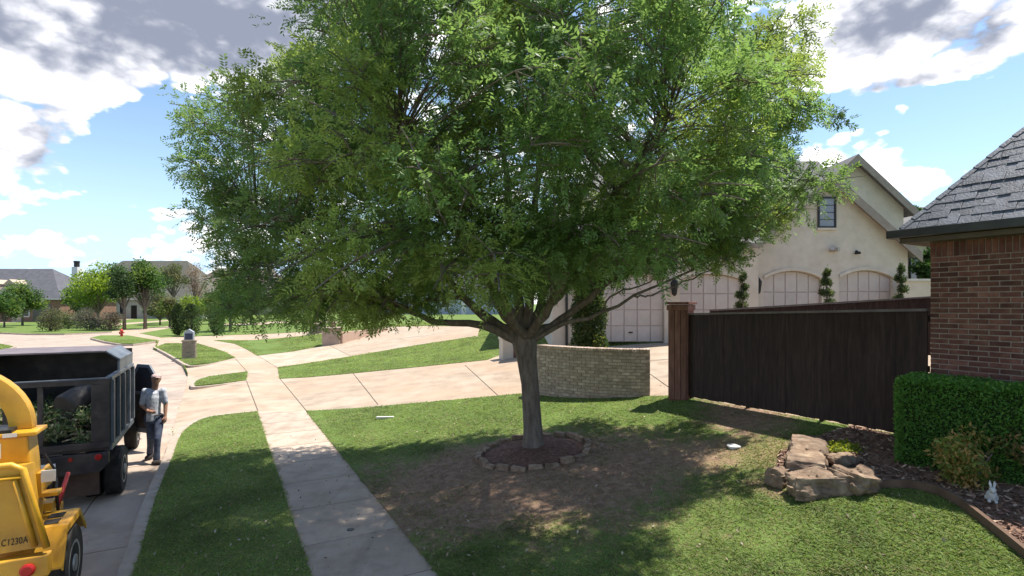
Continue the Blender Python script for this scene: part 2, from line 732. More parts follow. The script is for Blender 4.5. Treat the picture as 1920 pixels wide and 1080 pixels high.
# bare soil and dry thatch under the tree and along the fence: (x, y, rx, ry, weight)
DIRT = [(0.1, 8.8, 3.5, 2.5, 1.2), (-1.2, 7.8, 2.4, 2.0, .8), (4.4, 10.2, 1.1, 1.7, .95), (2.5, 8.9, 1.9, 1.0, .8), (3.6, 7.3, .5, .7, .8)]
THATCH = [(2.6, 8.8, 2.2, 1.1, .9), (1.2, 7.0, 2.6, 1.6, .5), (4.2, 8.2, .9, .8, .8)]
LAWN = lawn_material()

# ------------------------------------------------------------------ ground plan
back = at(221, 1080)
BK = ('w', back.x - FX * 14, back.y - FY * 14)
K1 = smooth_line(P2(BK, (221, 1080), (256, 974), (277, 918), (307, 858), (320, 822), (338, 802), (366, 786), (402, 778), (482, 770)))
ROADLINE = P2((307, 858), (324, 800), (340, 745), (349, 718), (352, 700), (345, 684))
re_ = [(x + UX * -9.4, y + UY * -9.4) for x, y in P2(BK, (221, 1080), (307, 858), (349, 718))]
k1_road = [p for p in offset_line(K1, -.07) if p[1] < at(318, 826).y]
ROAD = k1_road + P2((324, 800), (340, 745), (349, 718), (352, 700), (343, 681), (318, 665), (290, 652), (296, 640), (250, 643), (225, 643), (195, 639),
                    (171, 633), (190, 629), (210, 621.5), (120, 625.5), (55, 625.5), (0, 623.5), ('w', -170, 66), ('w', -170, 46), (0, 645), (29, 650), (0, 661)) + re_[::-1]
CONCP = [p for p in offset_line(K1, -.07) if p[1] >= at(318, 826).y] + P2(
    (482, 772), (573, 771), (976, 739), (1012, 737), (1258, 743), (1285, 744.5), ('w', 5.99, 7.66), ('w', 6.6, 8.2), ('w', 13, 11), ('w', 18, 21.2), ('w', 1.0, 21.2),
    (965, 669), (942, 663), (897, 630), (900, 613), (805, 611), (692, 615), (672, 627), (637, 641), (614, 648), (604, 626), (604, 620.5), (475, 627),
    (302, 633), (262, 625), (322, 615), (322, 611), (210, 621), (190, 629), (240, 629), (297, 639), (291, 652), (345, 682), (352, 700), (349, 718), (340, 745), (324, 800))
ISL_M = P2((288, 652), (312, 644), (370, 644), (390, 650), (422, 660), (441, 671), (398, 680.5), (355, 684), (345, 681), (318, 665))
ISL_H = P2((170, 633.5), (190, 629), (240, 629), (297, 638.5), (250, 644), (225, 644), (195, 639))
ISL_D = P2((360, 716), (392, 706), (464, 697), (462, 713), (411, 719), (358, 724))
ISL_B = P2((400, 638), (604, 626), (614, 647), (550, 659), (482, 667), (464, 656), (441, 645))
ISL_C = P2((521, 689), (655, 669), (767, 650), (890, 631), (950, 636), (940, 664), (914, 675), (767, 690), (524, 710))
SWALK = P2((482, 771), (573, 770), (823, 1080)) + P2((823 + 250 * 1.3, 1080 + 310 * 1.3), (583 + 101.6 * 1.3, 1080 + 308 * 1.3), (583, 1080))
PA = Vector((5.89, 7.5))                   # corner of the brick house
WD = Vector((0.5, -0.866))                 # along its street wall
ND = Vector((0.866, 0.5))                  # into the house
bed_edge = smooth_line(P2((1588, 926), (1640, 916), (1700, 914), (1745, 922), (1800, 946), (1850, 986), (1920, 1042), (2010, 1120)))
bed_left = P2((1660, 815), (1600, 800), (1530, 822), (1462, 850), (1452, 890), (1470, 915))
pw = lambda a, b: (PA.x + WD.x * a + ND.x * b, PA.y + WD.y * a + ND.y * b)
BED = bed_left + bed_edge + [pw(5, -.9), pw(5, .1), pw(0, .1), pw(-.4, .1)]
FARP = [P2((-60, 603), (84, 600.5), (84, 603), (-60, 607)), P2((222, 597), (318, 590.5), (318, 593.5), (222, 600.5)), P2((214, 607), (316, 600), (316, 602), (214, 610.5)), P2((395, 606), (520, 602), (640, 603), (640, 606), (520, 606), (395, 609))]
KERBS = [(K1, -.16),
         (smooth_line(P2((463, 716), (411, 722), (362, 727), (355, 724), (360, 714), (392, 704.5))), -.14),
         (smooth_line(P2((287, 651), (318, 667), (344, 684), (356, 687), (398, 683), (441, 673))), .14),
         (P2((169, 634), (195, 640.5), (225, 645.5), (250, 645.5), (298, 639.5)), .14),
         (P2((0, 643.5), (31, 649.5), (0, 662)), -.14),
         (P2((0, 624), (55, 626), (120, 626), (210, 622)), .2)]
kerb_polys = [l + offset_line(l, w)[::-1] for l, w in KERBS]


def strip(line, w):
    a = offset_line(line, w / 2)
    b = offset_line(line, -w / 2)
    return a + b[::-1]


def extend(a, b, e):
    ax, ay = a; bx, by = b
    l = math.hypot(bx - ax, by - ay)
    tx, ty = (bx - ax) / l * e, (by - ay) / l * e
    return [(ax - tx, ay - ty), (bx + tx, by + ty)]


JW, JD, JR = [], [], []
for j in range(-4, 8):                      # joints across the walk
    py = None
    d = 6.81 + j * 1.17
    if d < 1.8: continue
    a = (PL := at(583, 1080))
    t = (d - a.y) / FY
    lx, ly = a.x + FX * t, a.y + FY * t
    JW.append(strip([(lx - UX * .1, ly - UY * .1), (lx + UX * 1.55, ly + UY * 1.55)], .022))
for seg in [((462, 714), (484, 772)), ((524, 709), (575, 771)), ((662, 700), (708, 758)), ((872, 685), (935, 743)), ((441, 672), (464, 698)), ((482, 666), (521, 690)),
            ((614, 646), (660, 669)), ((335, 640), (372, 645))]:
    a, b = P2(*seg)
    JD.append(strip(extend(a, b, .05), .03))
for w_ in ([('w', 3.0, 17.2), ('w', 16, 16.6)], [('w', 7.6, 9.0), ('w', 8.2, 21.0)], [('w', 3.9, 13.2), ('w', 4.0, 21.0)]):
    a, b = P2(*w_)
    JD.append(strip([a, b], .03))
k1near = [p for p in K1 if p[1] < at(324, 800).y]
gut = offset_line(k1near + P2((324, 800), (349, 718)), .78)
JR.append(strip(gut, .022))
for s_ in range(-2, 8):
    bx, by = back.x + FX * (s_ * 4.2 + 1.2), back.y + FY * (s_ * 4.2 + 1.2)
    JR.append(strip([(bx + UX * .1, by + UY * .1), (bx - UX * 9.6, by - UY * 9.6)], .022))
mid = [(x - UX * 4.7, y - UY * 4.7) for x, y in P2(BK, (221, 1080), (307, 858), (349, 718))]
JR.append(strip(mid, .022))

CLASSES = [('kerb', kerb_polys), ('isl', [ISL_M, ISL_H, ISL_D, ISL_B, ISL_C]), ('bed', [BED]), ('walk', [SWALK]), ('road', [ROAD]), ('drive', [CONCP] + FARP)]

cverts, cedges = [], []


def add_poly(poly, closed=True):
    n = len(poly)
    pts = []
    for i in range(n if closed else n - 1):
        a = poly[i]; b = poly[(i + 1) % n]
        l = math.hypot(b[0] - a[0], b[1] - a[1])
        far = max(0.6, 0.05 * math.hypot(a[0], a[1]))
        k_ = max(1, int(l / far))
        for q in range(k_):
            pts.append((a[0] + (b[0] - a[0]) * q / k_, a[1] + (b[1] - a[1]) * q / k_))
    b0 = len(cverts)
    cverts.extend(Vector(p) for p in pts)
    m_ = len(pts)
    cedges.extend((b0 + i, b0 + (i + 1) % m_) for i in range(m_))


for _, ps in CLASSES:
    for p in ps: add_poly(p)
for p in JW + JD + JR: add_poly(p)
for x0, x1, y0, y1, st in ((-14, 14, 1.5, 24, .55), (-72, 62, -14, 112, 3.1), (-400, 400, -120, 520, 40), (-3000, 3000, -1000, 5000, 500)):
    for x in np.arange(x0, x1 + .01, st):
        for y in np.arange(y0, y1 + .01, st):
            cverts.append(Vector((x + .013 * math.sin(7 * y), y + .017 * math.sin(5 * x))))
rv, _, rf, *_ = delaunay_2d_cdt(cverts, cedges, [], 0, 1e-4, False)
RV = np.array([(v.x, v.y) for v in rv])
RF = np.array([tuple(f) for f in rf])
CEN = RV[RF].mean(axis=1)
cls = np.full(len(RF), 'lawn', dtype='<U8')
for nm, ps in reversed(CLASSES):
    hit = np.zeros(len(RF), dtype=bool)
    for p in ps: hit |= inside(p, CEN[:, 0], CEN[:, 1])
    cls[hit] = 'lawn' if nm == 'isl' else nm
for nm, js in (('walk', JW), ('drive', JD), ('road', JR)):
    hit = np.zeros(len(RF), dtype=bool)
    for p in js: hit |= inside(p, CEN[:, 0], CEN[:, 1])
    cls[hit & (cls == nm)] = 'j' + nm
ZB = zg(RV[:, 0], RV[:, 1])
rampd = np.minimum(seg_dist(ROADLINE, RV[:, 0], RV[:, 1]), np.minimum(seg_dist(P2((291, 652), (297, 640)), RV[:, 0], RV[:, 1]), seg_dist(P2((190, 629), (210, 622)), RV[:, 0], RV[:, 1])))
RAMP = -.115 * np.clip(1 - rampd / 1.5, 0, 1)
OFF = {'lawn': .018, 'bed': .03, 'walk': 0, 'jwalk': -.014, 'drive': 0, 'jdrive': -.014, 'road': -.13, 'jroad': -.144, 'kerb': .012}


def sheet(name, tri, c, mat, parent=None, skirt=.2):
    tri = np.asarray(tri)
    ids, inv = np.unique(tri, return_inverse=True)
    inv = inv.reshape(tri.shape)
    z = ZB[ids] + OFF[c]
    if c in ('drive', 'jdrive'): z = z + RAMP[ids]
    vs = np.column_stack([RV[ids], z]).tolist()
    fs = [tuple(t) for t in inv]
    cnt = {}
    for a, b, d in fs:
        for e in ((a, b), (b, d), (d, a)):
            kk = (min(e), max(e))
            cnt.setdefault(kk, []).append(e)
    low = {}
    for kk, l in cnt.items():
        if len(l) == 1:
            a, b = l[0]
            for q in (a, b):
                if q not in low:
                    low[q] = len(vs)
                    vs.append([vs[q][0], vs[q][1], vs[q][2] - skirt])
            fs.append((b, a, low[a], low[b]))
    me = bpy.data.meshes.new(name)
    me.from_pydata(vs, [], fs)
    me.update()
    return link(name, me, mat, parent)


def components(tri):
    par = {}

    def find(a):
        while par[a] != a:
            par[a] = par[par[a]]
            a = par[a]
        return a
    edge = {}
    for i, t in enumerate(tri):
        par[i] = i
        a, b, c = t
        for e in ((a, b), (b, c), (c, a)):
            kk = (min(e), max(e))
            if kk in edge:
                par[find(i)] = find(edge[kk])
            else:
                edge[kk] = i
    g = {}
    for i in range(len(tri)): g.setdefault(find(i), []).append(i)
    return [tri[v] for v in g.values()]


def area(tri):
    a, b, c = RV[tri[:, 0]], RV[tri[:, 1]], RV[tri[:, 2]]
    return abs(((b - a)[:, 0] * (c - a)[:, 1] - (b - a)[:, 1] * (c - a)[:, 0])).sum() / 2


lawn_tris = RF[cls == 'lawn']
for comp in components(lawn_tris):
    if area(comp) < .02: continue
    tag(sheet('lawn', comp, 'lawn', LAWN), kind='structure')
MULCH = M_('mulch_soil', [(.09, .052, .036), (.18, .105, .073), (.28, .175, .125)], 14, 9, .95, .8, 40)
tag(sheet('flower_bed', RF[cls == 'bed'], 'bed', MULCH), kind='structure')
for base, jc, nm, cm in (('walk', 'jwalk', 'sidewalk', CONC_WALK), ('drive', 'jdrive', 'driveway', CONC), ('road', 'jroad', 'road', CONC_ROAD)):
    root = tag(sheet(nm, RF[cls == jc], jc, JOINT), kind='structure')
    for comp in components(RF[cls == base]):
        sheet('slab', comp, base, cm, root)
for p in kerb_polys:
    sel = (cls == 'kerb') & inside(p, CEN[:, 0], CEN[:, 1])
    if sel.sum(): tag(sheet('kerb', RF[sel], 'kerb', KERBM, skirt=.3), kind='structure')
# ------------------------------------------------------------------ brick house on the right
BRICK = M_('brick', [(.11, .040, .030), (.175, .066, .047), (.27, .13, .092)], 7, 6, .9, .5, 60, objrand=.38, large=((.09, .045, .04), 2.0, .5))
MORTAR = M_('mortar', [(.30, .235, .195), (.40, .325, .275)], 20, 5, .95, .4, 90)
SLATE = M_('slate', [(.058, .061, .076), (.088, .093, .112), (.13, .136, .158)], 5, 8, .55, .35, 40, objrand=.22, spec=.5)
GUTTER = M_('gutter_metal', [(.035, .032, .034), (.055, .05, .05)], 6, 4, .4, .05, spec=.5)
SOFFIT = M_('soffit', [(.10, .075, .06), (.13, .10, .08)], 5, 4, .8, .1)

rzw = math.atan2(WD.y, WD.x)               # local x runs along the street wall, local y into the house
gA = 1.0
bh = empty('brick_house', (PA.x, PA.y, gA), rzw, 'red brown brick house with steep slate hip roof behind the clipped hedge', 'house')
WT_H = 3.96 - gA
EAVE = 4.13 - gA
wall = MB()
wall.box(0, 7.0, 0, 6.0, -.3, WT_H + .12)
bwall = wall.build('wall', MORTAR, bh)


def brick_mesh(l, h, t, seed):
    m = MB()
    m.box(-l / 2, l / 2, -t / 2, t / 2, -h / 2, h / 2)
    me = m.mesh('brick', bevel=.006)
    random.seed(seed)
    for v in me.vertices:
        v.co += Vector((random.uniform(-.002, .002), random.uniform(-.0015, .0015), random.uniform(-.002, .002)))
    return me


BL, BH_, BT, JT = .203, .057, .09, .0135
bms = [brick_mesh(BL, BH_, BT, i) for i in range(4)]
bhalf = brick_mesh(BL / 2 - .006, BH_, BT, 9)
bsold = [brick_mesh(BH_, .2, BT, i + 20) for i in range(2)]
for m_ in bms + [bhalf] + bsold: m_.materials.append(BRICK)
top_c = WT_H - .21
ncourse = int((top_c - 1.0) / (BH_ + JT))
random.seed(3)
for c in range(ncourse):
    z = top_c - (c + .5) * (BH_ + JT)
    x = 0.0
    if c % 2:
        link('brick', bhalf, None, bwall, (BL / 4 - .003, BT / 2 - .012, z))
        x = BL / 2 + .006
    while x < 1.95:
        link('brick', random.choice(bms), None, bwall, (x + BL / 2, BT / 2 - .012 + random.uniform(-.003, .002), z))
        x += BL + JT
x = 0.0
while x < 2.3:
    link('brick', random.choice(bsold), None, bwall, (x + BH_ / 2, BT / 2 - .014, top_c + .105))
    x += BH_ + .011

# roof: two planes meeting at the hip that starts at the eave corner
OV, PITCH = .28, R(52)
rx0, ry0 = -OV, -OV
tp = math.tan(PITCH)
RW, RL = 3.4, 7.5                          # half depth, length
roofm = MB()
e = EAVE
A0, B0 = (rx0, ry0, e), (rx0 + RL, ry0, e)
A1 = (rx0 + RW, ry0 + RW, e + RW * tp)
B1 = (rx0 + RL, ry0 + RW, e + RW * tp)
C0, D0 = (rx0, ry0 + 2 * RW, e), (rx0 + RL, ry0 + 2 * RW, e)
roofm.add([A0, B0, B1, A1, C0, D0], [(0, 1, 2, 3), (0, 3, 4), (4, 3, 2, 5), (1, 5, 2)])
roofm.add([(A0[0], A0[1], e - .03), (B0[0], B0[1], e - .03), (D0[0], D0[1], e - .03), (C0[0], C0[1], e - .03)], [(3, 2, 1, 0)])
broof = roofm.build('roof', M_('roof_felt', [(.05, .052, .06), (.08, .082, .09)], 8, 5, .9, .2), bh)
# slates: lie on the street plane, clipped to the hip
TW, TE, TT = .225, .145, .012
tile_me = []
for i in range(4):
    m = MB()
    random.seed(i)
    cut = random.uniform(.0, .03)
    w = TW / 2 - .003
    m.prismz([(-w, 0), (w, cut * .4), (w, TE + .06), (-w, TE + .06)], 0, TT + .004 * i)
    me = m.mesh('roof_tile', bevel=.003)
    me.materials.append(SLATE)
    tile_me.append(me)
random.seed(5)
cp, sp = math.cos(PITCH), math.sin(PITCH)
for j in range(19):
    run = j * TE * cp
    t1 = TE + .06
    grid0 = (.5 if j % 2 else 0.0) * TW
    i0 = math.ceil((run + .09 - grid0) / TW)
    edges = [run] + [grid0 + (i0 + i) * TW + random.uniform(-.02, .02) for i in range(14)]
    for i, (a, b) in enumerate(zip(edges[:-1], edges[1:])):
        if b > 2.9: break
        rot = (PITCH - .055 + random.uniform(-.004, .004), 0, random.uniform(-.006, .006))
        if i == 0:
            m = MB()
            w = b - a - .003
            k1 = t1 * cp
            pl_ = [(0, 0), (w, 0), (w, t1), (k1, t1)] if w > k1 + .01 else [(0, 0), (w, 0), (w, w / cp)]
            m.prismz(pl_, 0, TT + .006)
            o = m.build('roof_tile', SLATE, broof)
            o.location = (rx0 + a, ry0 + run, e + run * tp + .012)
            rot = (PITCH - .055, 0, 0)
        else:
            o = link('roof_tile', random.choice(tile_me), None, broof)
            o.location = (rx0 + (a + b) / 2, ry0 + run, e + run * tp + .012)
            o.scale = ((b - a) / TW, 1, 1)
        o.rotation_euler = rot
hipd = Vector((1, 1, tp)).normalized()
cap = MB()
cap.add([(-.06, 0, -.028), (0, 0, .012), (.06, 0, -.028), (-.058, .24, -.038), (0, .24, .0), (.058, .24, -.038),
         (-.06, 0, -.042), (0, 0, -.002), (.06, 0, -.042)], [(0, 1, 4, 3), (1, 2, 5, 4), (0, 6, 7, 1), (1, 7, 8, 2)])
cap_me = cap.mesh('hip_tile')
cap_me.materials.append(SLATE)
q = hipd.to_track_quat('Y', 'Z')
for j in range(22):
    o = link('hip_tile', cap_me, None, broof)
    o.location = Vector((rx0, ry0, e + .035)) + hipd * (j * .2 + .02)
    o.rotation_mode = 'QUATERNION'
    o.rotation_quaternion = q
g = MB()
gp = [(-.12, -.10), (-.12, .02), (-.105, .02), (-.10, -.01), (-.02, -.01), (0, .02), (.0, -.12), (-.08, -.12)]
g.prism([(x, z) for x, z in gp], 0, RL, Matrix.Translation((rx0, ry0, e)) @ Matrix.Rotation(R(-90), 4, 'Z') @ Matrix.Diagonal((-1, 1, 1, 1)).to_4x4() @ Matrix.Identity(4))
g = MB()
g.box(rx0 - .11, rx0 + RL, ry0 - .11, ry0 - .0, e - .10, e + .015)
g.box(rx0 - .11, rx0 - .003, ry0 + .003, ry0 + 2 * RW, e - .10, e + .015)
g.build('gutter', GUTTER, bh, bevel=.012)
g = MB()
g.box(rx0 + .01, rx0 + RL, ry0 + .01, ry0 + OV - .015, e - .17, e - .105)
g.box(rx0 + .01, rx0 + OV - .015, ry0 + OV, ry0 + 2 * RW, e - .17, e - .105)
g.build('soffit', SOFFIT, bh)

# ------------------------------------------------------------------ board fences and gate post
FENCEW = M_('dark_stained_wood', [(.022, .013, .012), (.036, .021, .0185), (.056, .033, .028)], 3, 8, .75, .25, 25, objrand=.14, stretch=(6, 6, .8))
FENCET = M_('weathered_cap_wood', [(.12, .10, .10), (.20, .17, .165)], 4, 6, .8, .2)
POSTW = M_('red_stained_wood', [(.12, .05, .038), (.19, .085, .062), (.24, .12, .09)], 4, 8, .75, .3, 25, stretch=(4, 4, .7), objrand=.15)


def plank(w, h, sk):
    m = MB()
    m.box(0, w, -.011, .011, 0, h)
    return m


def fence(name, a, b, za, zb, ta, tb, label, capmat, gap=.075, pw_=.14, js=.0009):
    """a,b plan ends; z bottoms, t tops"""
    a = Vector(a); b = Vector(b)
    L_ = (b - a).length
    rz = math.atan2((b - a).y, (b - a).x)
    root = empty(name, (a.x, a.y, za), rz, label, 'fence')
    n = int(L_ / pw_)
    w = L_ / n
    random.seed(11)
    for i in range(n):
        f0 = (i + .5) / n
        z0 = (zb - za) * f0 + gap + random.uniform(-.008, .008)
        z1 = ta - za + (tb - ta) * f0 - .02
        m = MB()
        off = random.uniform(-.004, .004)
        sl = (tb - ta) / n / 2
        m.prism([(i * w + js, z0), (i * w + w - js, z0), (i * w + w - js, z1 + sl), (i * w + js, z1 - sl)], -.011 + off, .011 + off)
        m.build('plank', FENCEW, root, bevel=.002)
    m = MB()
    M0 = Matrix.Identity(4)
    m.add([(0, -.05, ta - za - .018), (L_, -.05, tb - za - .018), (L_, .05, tb - za - .018), (0, .05, ta - za - .018),
           (0, -.05, ta - za + .02), (L_, -.05, tb - za + .02), (L_, .05, tb - za + .02), (0, .05, ta - za + .02)],
          [(3, 2, 1, 0), (4, 5, 6, 7), (0, 1, 5, 4), (1, 2, 6, 5), (2, 3, 7, 6), (3, 0, 4, 7)])
    m.build('top_rail', capmat, root)
    for fr in (.12, .5, .88):
        m = MB()
        z0 = .06; 
        za_, zb_ = (ta - za) * fr, (tb - za) * fr + (zb - za) * (1 - fr)
        m.add([(0, .015, za_ + z0), (L_, .015, zb_ + z0), (L_, .055, zb_ + z0), (0, .055, za_ + z0),
               (0, .015, za_ + z0 + .09), (L_, .015, zb_ + z0 + .09), (L_, .055, zb_ + z0 + .09), (0, .055, za_ + z0 + .09)],
              [(3, 2, 1, 0), (4, 5, 6, 7), (0, 1, 5, 4), (1, 2, 6, 5), (2, 3, 7, 6), (3, 0, 4, 7)])
        m.build('rail', FENCEW, root)
    for i in range(4):
        f0 = .02 + i / 3 * .95
        m = MB()
        m.box(L_ * f0, L_ * f0 + .07, .06, .13, (zb - za) * f0 - .25, ta - za + (tb - ta) * f0 - .08)
        m.build('fence_post', FENCEW, root)
    return root


fa = at(1283, 748)
fb = (PA.x + .03, PA.y + .09)
fence('board_fence', (fa.x, fa.y), fb, zf(fa.x, fa.y), zf(*fb), atd(1283, 589, fa.y).z, atd(1745, 581, fb[1]).z,
      'dark brown board fence running from the red post to the brick house', FENCET)
f2a = (5.3, 14.3)
f2b = (9.42, 12.0)
fence('tall_board_fence', f2a, f2b, zf(*f2a), zf(*f2b), atd(1330, 582, f2a[1]).z, atd(1745, 557, f2b[1]).z,
      'taller sloping dark fence whose pale capped top shows behind the front fence', FENCET, gap=.04, js=.0008)

pp = at(1277, 747)
pz = atd(1277, 566, pp.y).z - zf(pp.x, pp.y)
post = empty('gate_post', (pp.x, pp.y, zf(pp.x, pp.y)), R(-38), 'square reddish brown timber clad post with flat cap at the fence end', 'post')
m = MB(); m.box(-.20, .20, -.20, .20, -.25, pz - .06); m.build('core', POSTW, post)
for s_, k_ in (((-1, 0), 0), ((0, -1), 1), ((1, 0), 0), ((0, 1), 1)):
    for q in (-1, 0, 1):
        m = MB()
        w = .062
        c = q * .136
        if s_[0]: m.box(min(s_[0] * .20, s_[0] * .222), max(s_[0] * .20, s_[0] * .222), c - w, c + w, .01, pz - .08)
        else: m.box(c - w, c + w, min(s_[1] * .20, s_[1] * .222), max(s_[1] * .20, s_[1] * .222), .01, pz - .08)
        m.build('board', POSTW, post, bevel=.004)
m = MB(); m.box(-.245, .245, -.245, .245, pz - .19, pz - .07); m.build('collar', POSTW, post, bevel=.008)
m = MB(); m.box(-.275, .275, -.275, .275, pz - .055, pz); m.build('cap', POSTW, post, bevel=.01)

# ------------------------------------------------------------------ curved whitewashed brick wall
WASH = M_('whitewashed_brick', [(.31, .225, .17), (.45, .345, .272), (.55, .445, .36)], 9, 8, .95, .6, 50, objrand=.2, large=((.24, .16, .11), 1.2, .45))
WMORT = M_('whitewash_mortar', [(.26, .195, .155), (.34, .265, .215)], 15, 5, .95, .3)
wl, wr = at(1006, 741), at(1219, 742)
wm = at(1100, 748)
# circle through the three ground points
ax, ay, bx_, by_, cx_, cy_ = wl.x, wl.y, wm.x, wm.y, wr.x, wr.y
dd = 2 * (ax * (by_ - cy_) + bx_ * (cy_ - ay) + cx_ * (ay - by_))
ox = ((ax * ax + ay * ay) * (by_ - cy_) + (bx_ ** 2 + by_ ** 2) * (cy_ - ay) + (cx_ ** 2 + cy_ ** 2) * (ay - by_)) / dd
oy = ((ax * ax + ay * ay) * (cx_ - bx_) + (bx_ ** 2 + by_ ** 2) * (ax - cx_) + (cx_ ** 2 + cy_ ** 2) * (bx_ - ax)) / dd
rad = math.hypot(ax - ox, ay - oy)
th0, th1 = math.atan2(ay - oy, ax - ox), math.atan2(cy_ - oy, cx_ - ox)
if rad > 8: rad = rad
gz = min(zf(ax, ay), zf(bx_, by_), zf(cx_, cy_)) - .05
topz = atd(1100, 652, wm.y).z
cw = empty('curved_wall', (ox, oy, gz), 0, 'curved whitewashed brick garden wall behind the big tree trunk', 'wall')
m = MB()
NS = 40
H_ = topz - gz
vs, fs = [], []
for i in range(NS + 1):
    th = th0 + (th1 - th0) * i / NS
    for r_, z in ((rad - .012, -.1), (rad - .012, H_ - .09), (rad - .26, H_ - .09), (rad - .26, -.1)):
        vs.append((math.cos(th) * r_, math.sin(th) * r_, z))
for i in range(NS):
    for j in range(4):
        fs.append((i * 4 + j, i * 4 + (j + 1) % 4, i * 4 + 4 + (j + 1) % 4, i * 4 + 4 + j))
fs += [(0, 1, 2, 3), (NS * 4 + 3, NS * 4 + 2, NS * 4 + 1, NS * 4)]
m.add(vs, fs)
core = m.build('core', WMORT, cw)
arc = abs(th1 - th0) * rad
CH = .078
nb = int(round(arc / .225))
wb = [brick_mesh(arc / nb - .013, CH - .012, .1, 40 + i) for i in range(5)]
for w_ in wb: w_.materials.append(WASH)
random.seed(8)
nc = int((H_ - .1) / CH)
for c in range(nc + 1):
    z = H_ - .095 - (c + .5) * CH
    if z < -.02: break
    for i in range(nb):
        f0 = (i + (.5 if c % 2 == 0 else .02)) / nb
        if f0 > 1 - .3 / nb: continue
        th = th0 + (th1 - th0) * f0
        rr = rad - .044 + random.uniform(-.004, .006)
        o = link('brick', random.choice(wb), None, core, (math.cos(th) * rr, math.sin(th) * rr, z), th + R(90))
        if random.random() < .5: o.rotation_euler.z += math.pi
cs = brick_mesh(.07, .085, .31, 60)
cs.materials.append(WASH)
nsol = int(arc / .082)
for i in range(nsol):
    th = th0 + (th1 - th0) * (i + .5) / nsol
    rr = rad - .13
    link('coping_brick', cs, None, core, (math.cos(th) * rr, math.sin(th) * rr, H_ - .045 + random.uniform(-.004, .004)), th + R(90))

# ------------------------------------------------------------------ cream house with garages
CREAM = M_('cream_painted_brick', [(.53, .445, .36), (.59, .50, .41), (.63, .54, .45)], 2.5, 8, .9, .3, 30, large=((.45, .37, .29), .6, .35))
TRIM = M_('taupe_trim', [(.25, .20, .165), (.32, .26, .22)], 4, 5, .75, .15)
DOORM = M_('garage_door_paint', [(.49, .415, .37), (.55, .47, .42)], 3, 5, .65, .08, objrand=.04)
DOORG = M_('garage_door_groove', [(.42, .35, .315), (.46, .385, .345)], 3, 5, .8, .08)
SHING = M_('grey_shingle', [(.10, .092, .088), (.16, .15, .145), (.21, .20, .19)], 10, 8, .9, .5, 40, stretch=(1, 1, 3))
DARKF = M_('dark_bronze_frame', [(.018, .016, .016), (.03, .027, .026)], 5, 4, .4, .05)
GLASS = M_('window_glass', [(.16, .165, .19), (.22, .225, .26)], 1.2, 3, .08, .0, spec=.8)
IRON = M_('black_iron', [(.012, .012, .012), (.03, .028, .026)], 10, 4, .5, .1)


def at_house(px, py, d):
    p = atd(px, py, d)
    return p.x, p.z


HZ = 1.62                                   # garage floor level
DG, DW_ = 22.0, 21.0                        # gable wall, left wing wall
ch = empty('cream_house', (0, 0, 0), 0, 'cream painted brick house with four garage doors and two gables', 'house')


def arch_pts(x0, x1, zs, rise, n=10):
    return [(x0 + (x1 - x0) * i / n, zs + rise * (1 - (2 * i / n - 1) ** 2)) for i in range(n + 1)]


def garage_door(x0, x1, y, z0, zs, rise, cols, rows, name='garage_door'):
    """panels in the opening x0..x1; zs springing of the head"""
    ar = arch_pts(x0, x1, zs, rise)
    m = MB()
    m.prism([(x0, z0), (x1, z0)] + ar[::-1], y + .06, y + .1)
    d = m.build(name, DOORG, ch)
    aw = (x1 - x0) / cols
    ah = (zs - z0) / rows if rise < .05 else (zs + rise * .35 - z0) / rows
    top = lambda x: zs + rise * (1 - (2 * (x - x0) / (x1 - x0) - 1) ** 2) - .03
    for r_ in range(rows):
        for c in range(cols):
            a, b = x0 + c * aw + .022, x0 + (c + 1) * aw - .022
            za, zb = z0 + r_ * ah + .02, z0 + (r_ + 1) * ah - .02
            pm = MB()
            if r_ == rows - 1:
                xs = [a + (b - a) * i / 4 for i in range(5)]
                pm.prism([(a, za), (b, za)] + [(x, top(x)) for x in xs[::-1]], y + .035, y + .062)
            else:
                pm.prism([(a, za), (b, za), (b, zb), (a, zb)], y + .035, y + .062)
            pm.build('panel', DOORM, d, bevel=.008)
    hm = MB(); xm = (x0 + x1) / 2; hm.box(xm - .08, xm + .08, y + .005, y + .035, z0 + .35, z0 + .40); hm.build('handle', IRON, d)
    return d


# front gable wall with two arched openings
xl, xr = at_house(1402, 0, DG)[0], at_house(1702, 0, DG)[0]
apx, apz = at_house(1551, 336, DG)
ez = at_house(1702, 470, DG)[1]
d1 = [at_house(1432, 523, DG), at_house(1541, 508, DG)]
d2 = [at_house(1573, 521, DG), at_house(1674, 507, DG)]
poly = [(xl, HZ - .3)]
for (x0, zs), (x1, zt) in (d1, d2):
    poly += [(x0, HZ - .3)] + arch_pts(x0, x1, zs, zt - zs) + [(x1, HZ - .3)]
poly += [(xr, HZ - .3), (xr, ez), (apx, apz), (xl, ez)]
m = MB(); m.prism(poly, DG, DG + .35); m.build('gable_wall', CREAM, ch)
for (x0, zs), (x1, zt) in (d1, d2):
    garage_door(x0, x1, DG + .12, HZ, zs, zt - zs, 5, 4)
    m = MB()
    a_ = arch_pts(x0, x1, zs + .01, zt - zs)
    for p_, q_ in zip(a_[:-1], a_[1:]):
        m.add([(p_[0], DG - .05, p_[1]), (q_[0], DG - .05, q_[1]), (q_[0], DG - .05, q_[1] + .13), (p_[0], DG - .05, p_[1] + .13),
               (p_[0], DG - .001, p_[1]), (q_[0], DG - .001, q_[1]), (q_[0], DG - .001, q_[1] + .13), (p_[0], DG - .001, p_[1] + .13)],
              [(0, 1, 2, 3), (0, 4, 5, 1), (3, 2, 6, 7), (4, 7, 6, 5)])
    m.build('arch_moulding', CREAM, ch)
